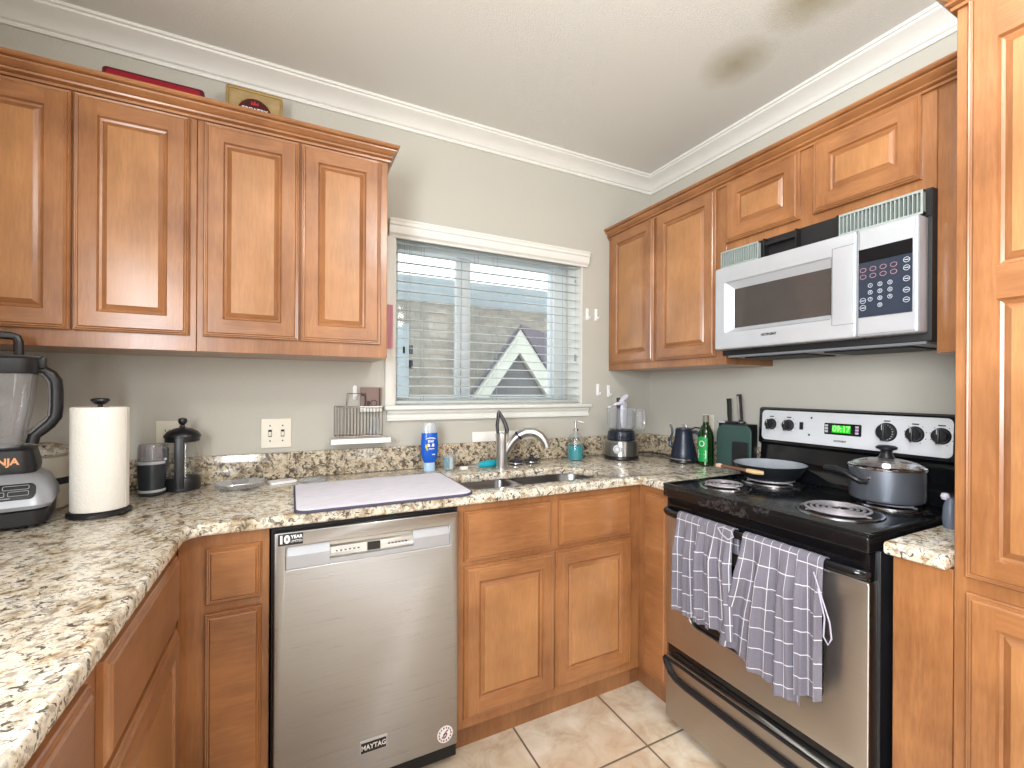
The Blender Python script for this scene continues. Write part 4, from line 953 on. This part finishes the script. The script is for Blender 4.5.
b.text('SOAP', .014, fs_, .0, .131, .0008, 0, bold=.0005, sx=.8); b.fbox(fs_, -.015, .015, .108, .121, 0, .0008, 0, .0003); b.fbox(fs_, -.010, .016, .097, .1, 0, .0008)
b.tube([fs_(-.022, .118, .001), fs_(-.021, .108, .001), fs_(-.016, .092, .001)], [.003, .005, .003], 1, 6); b.fbox(fs_, .006, .020, .072, .076, 0, .0008)
obj('bottle_label', b, SBO, flat=True, **LOC)
SC = thing('sponge_cup', 'small clear cup with a teal sponge beside the blue soap bottle', 'cup', (-1.335, -.13, z0))
b = B(CLEAR); loft(b, [oval(.026, .026, 0), oval(.029, .029, .003), oval(.032, .032, .064), oval(.0300, .0300, .064), oval(.027, .027, .004)]); obj('cup_body', b, SC, **LOC)
b = B(plain('teal_sponge', srgb(60, 160, 170), .9, var=.2, scale=60), WPL); b.box(-.022, -.002, -.014, .014, .005, .056, bev=.003); b.box(.0, .014, -.014, .014, .005, .054, 1, bev=.003); obj('sponge', b, None, 'teal and white sponge standing in the small clear cup', 'sponge', local=True, loc=(-1.335, -.13, z0+.0005))
SBR = thing('dish_brush', 'dish brush with fat teal handle lying behind the left sink bowl', 'brush', (-1.19, -.16, z0), .18)
b = B(plain('teal_grip', srgb(22, 158, 178), .35)); b.tube([(-.012, 0, .018), (0, 0, .018), (.04, 0, .018), (.085, 0, .018), (.094, 0, .018)], [.009, .014, .017, .0155, .011], 0, 16); obj('handle', b, SBR, **LOC)
b = B(CLEAR, WPL); b.tube([(-.012, 0, .018), (-.05, 0, .014), (-.085, 0, .014)], [.006, .004, .006], 0, 10); b.box(-.108, -.075, -.013, .013, .004, .018, 1, bev=.004); obj('brush_neck', b, SBR, **LOC)
FC = thing('kitchen_faucet', 'brushed nickel single-lever faucet behind the sink', 'faucet', (-1.098, -.2, z0))
NK = NICKEL
b = B(NK); b.lathe([(0, 0), (.034, 0), (.034, .004), (.0285, .008), (.0275, .06), (.029, .12), (.0315, .150), (.031, .158), (.018, .160), (0, .160)], seg=36); obj('faucet_body', b, FC, **LOC)
b = B(NK)
sp = [(.010, -.006, .060), (.026, -.014, .092), (.044, -.026, .124), (.068, -.042, .150), (.098, -.060, .165), (.128, -.080, .165), (.154, -.098, .150), (.172, -.110, .124), (.180, -.115, .098)]
b.tube(sp, [.018, .020, .021, .021, .0205, .020, .0195, .0185, .0175], 0, 16); b.cyl((.2322, -.1311, .0), .0135, .091, .097, axis=(.25, -.12, 1)) if False else None
SPT = obj('spout', b, FC, **LOC)
b = B(plain('spout_joint_blue', srgb(24, 40, 84), .35)); d_ = Vector((.024, -.016, .026)).normalized(); b.lathe([(.0212, -.004), (.0228, -.003), (.0228, .004), (.0212, .005)], Vector((.0675, -.0415, .1495)), 0, 24, axis=d_); obj('joint_ring', b, SPT, **LOC)
b = B(plain('faucet_lever_dark', srgb(96, 96, 102), .22, .9)); 
b.tube([(-.020, .004, .158), (-.023, .006, .195), (-.018, .008, .225), (-.014, .010, .248), (-.012, .010, .262)], [.007, .0085, .0085, .0085, .005], 0, 10)
b.tube([(.022, 0, .150), (.026, 0, .172), (.018, .004, .200), (.004, .008, .228), (-.010, .010, .254)], [.010, .011, .0105, .009, .006], 0, 10); obj('lever_handle', b, FC, **LOC)
def stopper(x, y, label):
    t = thing('sink_stopper', label, 'stopper', (x, y, z0), group='dark sink stoppers on the ledge')
    b = B(plain('stopper_dark', srgb(42, 46, 56), .35)); b.lathe([(0, 0), (.030, 0), (.036, .004), (.037, .016), (.032, .022), (.014, .024), (.009, .034), (.012, .038), (0, .042)], seg=28); obj('rubber_disc', b, t, **LOC)
    b = B(CHROME); b.lathe([(.0366, .006), (.0378, .007), (.0378, .010), (.0366, .011)], seg=28); obj('rim', b, t, **LOC)
stopper(-.985, -.125, 'dark round sink stopper nearest the faucet'); stopper(-.895, -.118, 'dark round sink stopper farther right of the faucet')
SD = thing('soap_dispenser', 'clear soap dispenser half full of teal liquid right of the sink', 'soap dispenser', (-.628, -.118, z0))
b = B(CLEARG); b.lathe([(0, 0), (.040, 0), (.043, .004), (.043, .100), (.036, .118), (.018, .134), (.014, .140), (.014, .146)], seg=36); obj('bottle', b, SD, **LOC)
b = B(plain('teal_liquid', srgb(20, 140, 150), .12, var=.05)); b.lathe([(0, .003), (.0405, .003), (.0415, .006), (.0415, .072), (0, .072)], seg=36); obj('liquid_soap', b, SD, **LOC)
b = B(CHROME, LGREY); b.lathe([(0, .1465), (.016, .1465), (.016, .158), (.006, .162), (.005, .188), (.011, .190), (.011, .198), (0, .200)], seg=24); b.tube([(0, 0, .194), (.018, -.014, .194), (.030, -.024, .188)], .0045); b.tube([(0, 0, .14), (.008, 0, .02)], .0025, 1); obj('pump', b, SD, **LOC)
# --- food processor
FPx = thing('food_processor', 'food processor with steel base and cluttered clear bowl in the corner', 'food processor', (-.380, -.195, z0), -.50)
b = B(BLKP); b.lathe([(0, 0), (.088, 0), (.093, .006), (.092, .020), (.0, .020)], seg=44); obj('base_foot', b, FPx, **LOC)
b = B(STEEL, SILVER); b.lathe([(.0905, .0205), (.0905, .094), (.086, .098), (0, .098)], seg=56); MB_ = obj('motor_base', b, FPx, **LOC)
b = B(SILVER, GREY)
dc = Vector((-.036, -.086, .058)); da = Vector((-.38, -.92, 0)); b.lathe([(0, 0), (.021, 0), (.023, .004), (.020, .008), (0, .009)], dc, 0, 28, axis=da); b.lathe([(.011, .0085), (.013, .0095), (.015, .0085)], dc, 1, 24, axis=da); obj('dial', b, MB_, **LOC)
b = B(plain('processor_navy', srgb(26, 32, 46), .2)); b.lathe([(0, .0985), (.074, .0985), (.078, .104), (.072, .142), (.060, .150), (0, .150)], seg=40); b.box(-.024, .024, -.085, -.060, .10, .140, bev=.005); obj('bowl_collar', b, FPx, **LOC)
b = B(CLEAR); b.lathe([(.060, .1505), (.076, .160), (.080, .255), (.082, .262), (.080, .262), (.077, .255), (.073, .162), (.058, .153)], seg=40)
obj('clear_bowl', b, FPx, **LOC)
b = B(CLEAR); b.tube([(.078, .01, .252), (.112, .012, .256), (.128, .013, .246), (.130, .013, .200), (.126, .013, .165), (.108, .012, .156), (.076, .01, .160)], .0085, 0, 10); b.box(.082, .118, .004, .020, .165, .248, bev=.004); obj('bowl_handle', b, FPx, **LOC)
b = B(BLKP); b.tube([(-.010, 0, .150), (-.012, 0, .20), (-.014, 0, .27), (-.018, -.004, .315)], [.022, .016, .012, .010], 0, 12); obj('feed_shaft', b, FPx, **LOC)
LILW = plain('pale_lilac_plastic', srgb(226, 228, 244), .45, var=.03)
b = B(LILW); b.box(-.030, .030, -.008, .008, .155, .290, bev=.004); o = obj('scraper', b, None, 'pale plastic scraper standing inside the clear food processor bowl', 'utensil', local=True, loc=(-.365, -.195, z0+.006), rz=.5)
b = B(LILW); b.tube([(-.085, -.01, .283), (-.05, -.016, .287), (-.02, -.02, .290)], [.008, .016, .012], 0, 8, flat=.6); b.tube([(-.015, -.012, .298), (.03, -.01, .314), (.066, -.006, .326), (.082, -.004, .322)], [.012, .017, .014, .005], 0, 8, flat=.6); b.tube([(-.09, .02, .270), (0, .035, .275), (.075, .02, .270)], .007, 0, 8, flat=.5); obj('plastic_lid', b, None, 'crumpled pale plastic pieces piled on top of the food processor bowl', 'plastic pieces', local=True, loc=(-.385, -.190, z0), rz=.45)
b = B(BLKM); b.tube([(-.300, -.16, z0+.012), (-.27, -.14, z0+.006), (-.235, -.10, z0+.0035), (-.15, -.08, z0+.0035), (-.09, -.12, z0+.0035), (-.07, -.20, z0+.0035), (-.11, -.30, z0+.0035)], .0032); obj('power_cord', b, None, 'black cord running along the corner behind the food processor', 'cord')
# --- kettle
KT = thing('gooseneck_kettle', 'dark blue electric kettle standing left of the green bottle', 'kettle', (-.158, -.432, z0), 2.05)
KBL = plain('kettle_slate_blue', srgb(36, 44, 60), .32, .2, .04)
b = B(BLKP, CHROME); b.lathe([(0, 0), (.068, 0), (.071, .004), (.070, .016), (0, .018)], seg=40); b.lathe([(.0705, .017), (.071, .019), (.0695, .021)], m=1, seg=40); obj('power_base', b, KT, **LOC)
b = B(KBL); b.lathe([(0, .019), (.064, .019), (.066, .024), (.064, .045), (.056, .080), (.047, .115), (.043, .145), (.044, .158), (.040, .163), (0, .163)], seg=44); obj('kettle_body', b, KT, **LOC)
b = B(KBL, NICKEL); b.lathe([(.041, .1635), (.040, .168), (.020, .171), (0, .172)], seg=36); b.tube([(-.014, 0, .170), (-.012, 0, .182), (.012, 0, .182), (.014, 0, .170)], .003, 1); obj('kettle_lid', b, KT, **LOC)
obj('spout', B(KBL).tube([(.056, 0, .070), (.072, 0, .082), (.070, 0, .110), (.060, 0, .140), (.062, 0, .165), (.072, 0, .185)], [.010, .008, .007, .006, .0055, .005], 0, 10), KT, **LOC)
obj('kettle_handle', B(KBL).tube([(-.042, 0, .150), (-.062, 0, .152), (-.078, 0, .142), (-.084, 0, .115), (-.086, 0, .075), (-.088, 0, .045)], [.008, .009, .010, .010, .009, .007], 0, 10), KT, **LOC)
# --- green bottle
GB = thing('glass_bottle', 'dark green glass bottle with a green label between kettle and knife stand', 'bottle', (-.135, -.555, z0))
b = B(plain('bottle_green', srgb(16, 44, 14), .07, 0, .25, 14)); b.lathe([(0, 0), (.034, 0), (.038, .004), (.038, .135), (.034, .158), (.022, .180), (.015, .196), (.0135, .222), (0, .222)], seg=36); GBB = obj('bottle_body', b, GB, **LOC)
b = B(plain('bottle_cap_grey', srgb(120, 118, 104), .4)); b.lathe([(.0137, .206), (.0152, .207), (.0152, .236), (.013, .238), (0, .238)], seg=24); obj('screw_cap', b, GB, **LOC)
b = B(plain('label_green', srgb(20, 150, 70), .4, var=.1), WINK)
def cyl_f(w, h, d=0): a = -2.95+w/.0382; return Vector(((.0385+d)*math.cos(a), (.0385+d)*math.sin(a), h))
b.grid(14, 6, lambda u, v: cyl_f(-.028+.056*u, .02+.112*v+.006*math.sin(u*PI)*v))
b.plate([[(w, h) for w, h in circ(0, .105, .014, 16)], circ(0, .105, .011, 16)], .0005, fr=cyl_f, z=.0006, m=1); b.plate([rrect(-.022, .022, .035, .075, .004, 3), rrect(-.019, .019, .038, .072, .003, 3)], .0005, fr=cyl_f, z=.0006, m=1); b.fbox(cyl_f, -.014, .014, .052, .057, .0003, .0008, 1)
obj('bottle_label', b, GBB, **LOC)
# --- knife stand with green boards
KS = thing('knife_stand', 'dark knife stand behind the green board next to the stove', 'knife stand', (-.06, -.68, z0))
b = B(BLKP, LGREY); b.box(-.098, -.028, -.765, -.600, z0, z0+.205, bev=.004); b.box(-.100, -.026, -.70, -.596, z0+.2055, z0+.213, 0, .001); b.box(-.1005, -.06, -.640, -.598, z0+.2055, z0+.2135, 1, .001); obj('stand_body', b, KS)
BRD = plain('board_green', srgb(50, 76, 72), .4, var=.05)
b = B(BRD); b.plate([rrect(.605, .795, z0, z0+.200, .03, 6, rs=(.012, .03, .045, .012))], .010, fr=faceX(-.113, 0), z=0, bev=.003); b.plate([rrect(.612, .788, z0+.007, z0+.193, .024, 6), rrect(.618, .782, z0+.013, z0+.187, .02, 6)], .002, fr=faceX(-.118, 0), z=0.0008, bev=.0005); obj('cutting_board', b, None, 'upright green cutting board leaning on the knife stand', 'cutting board')
b = B(plain('board_black', srgb(22, 24, 28), .4)); b.plate([rrect(.70, .785, z0, z0+.128, .012, 4)], .006, fr=faceX(-.1235, 0), z=0, bev=.0015); obj('cutting_board', b, None, 'small black board standing in front of the green one', 'cutting board')
def knife(x, y, h, tilt_, label, m):
    t = thing('kitchen_knife', label, 'knife', (x, y, z0+.13), group='knives standing in the knife stand')
    b = B(BLKP); zz = .084
    b.tube([(0, 0, zz), (0, tilt_*.3, zz+h*.3), (0, tilt_*.7, zz+h*.7), (0, tilt_, zz+h)], [.010, .012, .0115, .013], 0, 10, upv=(1, 0, 0), flat=.7); obj('handle', b, t, **LOC)
    if m: b = B(NICKEL); b.tube([(-.007, .002, zz+.01), (-.008, tilt_*.5, zz+h*.5), (-.007, tilt_, zz+h-.008)], .0048, 0, 8); obj('steel_spine', b, t, **LOC)
    b = B(NICKEL); b.box(-.001, .001, -.012, .012, .0775, zz); obj('blade', b, t, **LOC)
knife(-.065, -.640, .105, .006, 'left knife in the stand, all-black handle', False); knife(-.065, -.703, .125, .012, 'right knife in the stand, taller with steel spine', True)
# ================================================================== ON THE STOVE
pz = .9285
PN = thing('frying_pan', 'grey-lined black frying pan with pale wooden handle on the back left burner', 'frying pan', (-.215, -.955, pz))
b = B(plain('pan_black', srgb(28, 30, 34), .4), plain('pan_lining', srgb(150, 156, 164), .3))
b.lathe([(0, 0), (.095, 0), (.112, .012), (.132, .046), (.136, .054), (.1375, .054), (.1375, .0555)], seg=56); b.lathe([(.1375, .0555), (.134, .0555), (.128, .045), (.108, .013), (.09, .004), (0, .004)], m=1, seg=56); obj('pan_body', b, PN, **LOC)
hd = Vector((-.78, .42, 0)).normalized()
b = B(plain('pan_handle_wood', srgb(206, 176, 130), .5, var=.1)); P0 = Vector((-.115, -.060, .038))
b.tube([P0+Vector((-.035, -.018, .002)), P0+Vector((-.055, .004, .004)), P0+Vector((-.058, .035, .005))], [.010, .013, .011], 0, 10, flat=.75); obj('handle_sleeve', b, PN, **LOC)
b = B(plain('pan_handle_brown', srgb(112, 78, 62), .45, var=.1), plain('pan_handle_tip', srgb(224, 188, 164), .5)); b.tube([P0+Vector((-.058, .036, .005)), P0+Vector((-.060, .09, .006)), P0+Vector((-.062, .150, .006))], [.0095, .008, .009], 0, 10, flat=.75); b.tube([P0+Vector((-.062, .151, .006)), P0+Vector((-.062, .165, .006)), P0+Vector((-.062, .176, .006))], [.010, .012, .009], 1, 10, flat=.8); obj('pan_handle', b, PN, **LOC)
PO = thing('saucepan', 'dark grey saucepan with glass lid on the back right burner', 'saucepan', (-.222, -1.378, pz))
b = B(plain('anodised_grey', srgb(116, 122, 132), .36, .7, .05), CHROME); b.lathe([(0, 0), (.091, 0), (.101, .006), (.103, .014), (.103, .100)], seg=60); b.lathe([(.103, .100), (.1065, .102), (.1065, .105), (.101, .105), (.099, .1), (.099, .01), (0, .006)], m=1, seg=60); obj('pot_body', b, PO, **LOC)
b = B(plain('noodle_soup', srgb(150, 110, 76), .4, var=.3, scale=70)); b.lathe([(0, .072), (.0985, .072), (.0985, .068), (0, .068)], seg=40); obj('stew', b, None, 'brown cooked food inside the lidded saucepan', 'food', local=True, loc=(-.222, -1.378, pz))
b = B(CHROME); b.lathe([(.099, .1055), (.1055, .1055), (.1065, .109), (.101, .112)], seg=60); PL = obj('lid_rim', b, PO, **LOC)
b = B(CLEAR); b.lathe([(.1005, .111), (.085, .120), (.06, .127), (.03, .131), (0, .132)], seg=48); obj('lid_glass', b, PO, **LOC)
b = B(BLKP); b.lathe([(0, .1325), (.024, .1325), (.020, .138), (.015, .148), (.017, .156), (.029, .161), (.030, .167), (.024, .171), (0, .172)], seg=32); obj('lid_knob', b, PO, **LOC)
b = B(BLKP); b.tube([(-.103, .008, .062), (-.116, .022, .064), (-.120, .044, .074), (-.116, .070, .086), (-.112, .100, .089), (-.108, .136, .089)], [.009, .012, .0115, .0120, .0145, .012], 0, 12, flat=.8); obj('pot_handle', b, PO, **LOC)
b = B(CHROME); b.lathe([(0, 0), (.006, 0), (.005, .004), (0, .005)], (-.1025, .002, .074), axis=(-1, 0, 0), seg=14); obj('rivet', b, PO, **LOC)
SR = thing('spoon_rest', 'slate grey plastic spoon rest standing beside the stove on the right worktop', 'spoon rest', (-.365, -1.598, z0))
b = B(plain('slate_plastic', srgb(96, 104, 120), .4)); loft(b, [oval(.020, .016, 0), oval(.024, .019, .02), oval(.021, .017, .055), oval(.012, .010, .078)]); obj('rest_body', b, SR, **LOC)
b = B(plain('pale_lilac_knob', srgb(200, 196, 214), .4)); b.lathe([(0, -.010), (.008, -.008), (.011, 0), (.008, .008), (0, .010)], (-.004, .012, .080), seg=18); obj('knob', b, SR, **LOC)
# ================================================================== TOWELS ON THE OVEN HANDLE
def towel_mat():
    n = N('windowpane_towel'); tc = n.n('ShaderNodeTexCoord'); sp_ = n.n('ShaderNodeSeparateXYZ'); n.l(tc.outputs['UV'], sp_.inputs[0])
    def ln(o, per, wd): return n.math('LESS_THAN', n.math('ABSOLUTE', n.math('SUBTRACT', n.math('FRACT', n.math('DIVIDE', o, per)), .5)), wd*.75)
    a = ln(sp_.outputs[0], .058, .032); c = ln(sp_.outputs[1], .062, .028)
    f = n.noise(n.coord(), 300, 3, .7); g = n.noise(n.coord(), 12, 3)
    base_ = n.mix(f, srgb(94, 93, 106), srgb(126, 124, 138)); base_ = n.mix(n.math('MULTIPLY', g, .3), base_, srgb(122, 112, 114))
    n.set(n.mix(n.math('MULTIPLY', n.math('MAXIMUM', a, c), .85), base_, srgb(222, 220, 226)), .95); n.bump(f, .6, .002); return n.m
TWM = towel_mat(); HEM = plain('towel_hem', srgb(176, 174, 190), .95)
HX, HZ = -.6635, .815
def drape(b, y0, y1, length, foldf, backlen=.10, su=1.0, u0=0.0, nu=48, nv=60, sway=lambda u, t: 0):
    """cloth hung over the oven handle; u runs along -y, v runs from behind, over the bar and down the front"""
    R = .019; arc = PI*R
    L = b.bm.loops.layers.uv.verify(); V = []
    for i in range(nu+1):
        u = i/nu; row = []
        Lf = length(u) if callable(length) else length
        T = backlen+arc+Lf
        for j in range(nv+1):
            s_ = T*j/nv; y = y0+(y1-y0)*u
            if s_ < backlen: x, z = HX+R, HZ-(backlen-s_); k = 0
            elif s_ < backlen+arc: a = (s_-backlen)/R; x, z = HX+R*math.cos(a), HZ+R*math.sin(a); k = 0
            else: d = s_-backlen-arc; x, z = HX-R, HZ-d; k = min(1, d/.10)
            if k or s_ >= backlen+arc:
                t = (s_-backlen-arc); x -= max(0, k*foldf(u, t)); y += sway(u, t)
            else: x -= max(0, foldf(u, 0))*.15*math.sin(min(1, s_/(backlen+arc))*PI)
            row.append((b.bm.verts.new((x, y, z)), u0+u*su, s_))
        V.append(row)
    for i in range(nu):
        for j in range(nv):
            q = [V[i][j], V[i+1][j], V[i+1][j+1], V[i][j+1]]; f = b.bm.faces.new([p[0] for p in q])
            for lp, p in zip(f.loops, q): lp[L].uv = (p[1], p[2])
    return b
def solid(b, t=.0028): bmesh.ops.recalc_face_normals(b.bm, faces=b.bm.faces); bmesh.ops.solidify(b.bm, geom=b.bm.faces[:], thickness=t); return b
def length(lo): return lambda u: lo(u)
BackLen = .10
T1 = thing('dish_towel', 'left grey windowpane dish towel, shorter, hanging over the oven handle', 'towel', (-.70, -1.03, .45), group='grey windowpane dish towels on the oven handle')
f1 = lambda u, t: .012+.010*math.sin(u*19+.6+t*1.5)+.006*math.sin(u*41+t*6)*min(1, t/.15)
b = B(TWM); drape(b, -.900, -1.050, length(lambda u: .328+.006*u), f1, .09, su=.30, u0=.0, nu=40, nv=48, sway=lambda u, t: -.03*t*u); solid(b); obj('towel_panel', b, T1, angle=70)
f2 = lambda u, t: .026+.009*math.sin(u*15+2.0-t*5)+.006*math.sin(u*30)
b = B(TWM); drape(b, -1.010, -1.145, length(lambda u: .300+.022*u*u*(3-2*u)), f2, .07, su=.24, u0=.32, nu=34, nv=48, sway=lambda u, t: -.055*t*(u*1.2+.2)-.0); solid(b); obj('towel_fold', b, T1, angle=70)
b = B(HEM); b.tube([(-.716, -1.115, .834), (-.724, -1.135, .822), (-.728, -1.165, .812), (-.722, -1.18, .824), (-.712, -1.165, .836), (-.712, -1.13, .840), (-.716, -1.115, .834)], .0022, 0, 6); obj('hanging_loop', b, T1)
T2 = thing('dish_towel', 'right grey windowpane dish towel, longer, with a hanging loop at its side', 'towel', (-.70, -1.31, .40), group='grey windowpane dish towels on the oven handle')
g1 = lambda u, t: .013+.013*math.sin(u*17+1.2+t*.8)+.007*math.sin(u*39+1-t*4)*min(1, t/.15)
b = B(TWM); drape(b, -1.182, -1.378, length(lambda u: .345+.055*min(1, u*1.5)), g1, .10, su=.40, u0=.0, nu=52, nv=56, sway=lambda u, t: .20*t*(1-u)**2*min(1, t/.22)); solid(b); obj('towel_panel', b, T2, angle=70)
g2 = lambda u, t: .010+.012*math.sin(u*9+.4)+.004*math.sin(u*23+t*5)
b = B(TWM); drape(b, -1.362, -1.436, length(lambda u: .372-.02*u), g2, .025, su=.15, u0=.43, nu=26, nv=48, sway=lambda u, t: -.012*t); solid(b); obj('towel_fold', b, T2, angle=70)
b = B(HEM); b.tube([(-0.7120, -1.4280, 0.8000), (-0.7060, -1.4460, 0.7400), (-0.7000, -1.4640, 0.6800), (-0.6980, -1.4680, 0.6400), (-0.7000, -1.4600, 0.6220), (-0.7040, -1.4500, 0.6400), (-0.7060, -1.4540, 0.6900), (-0.7090, -1.4380, 0.7600)], .0022, 0, 6); obj('hanging_loop', b, T2)
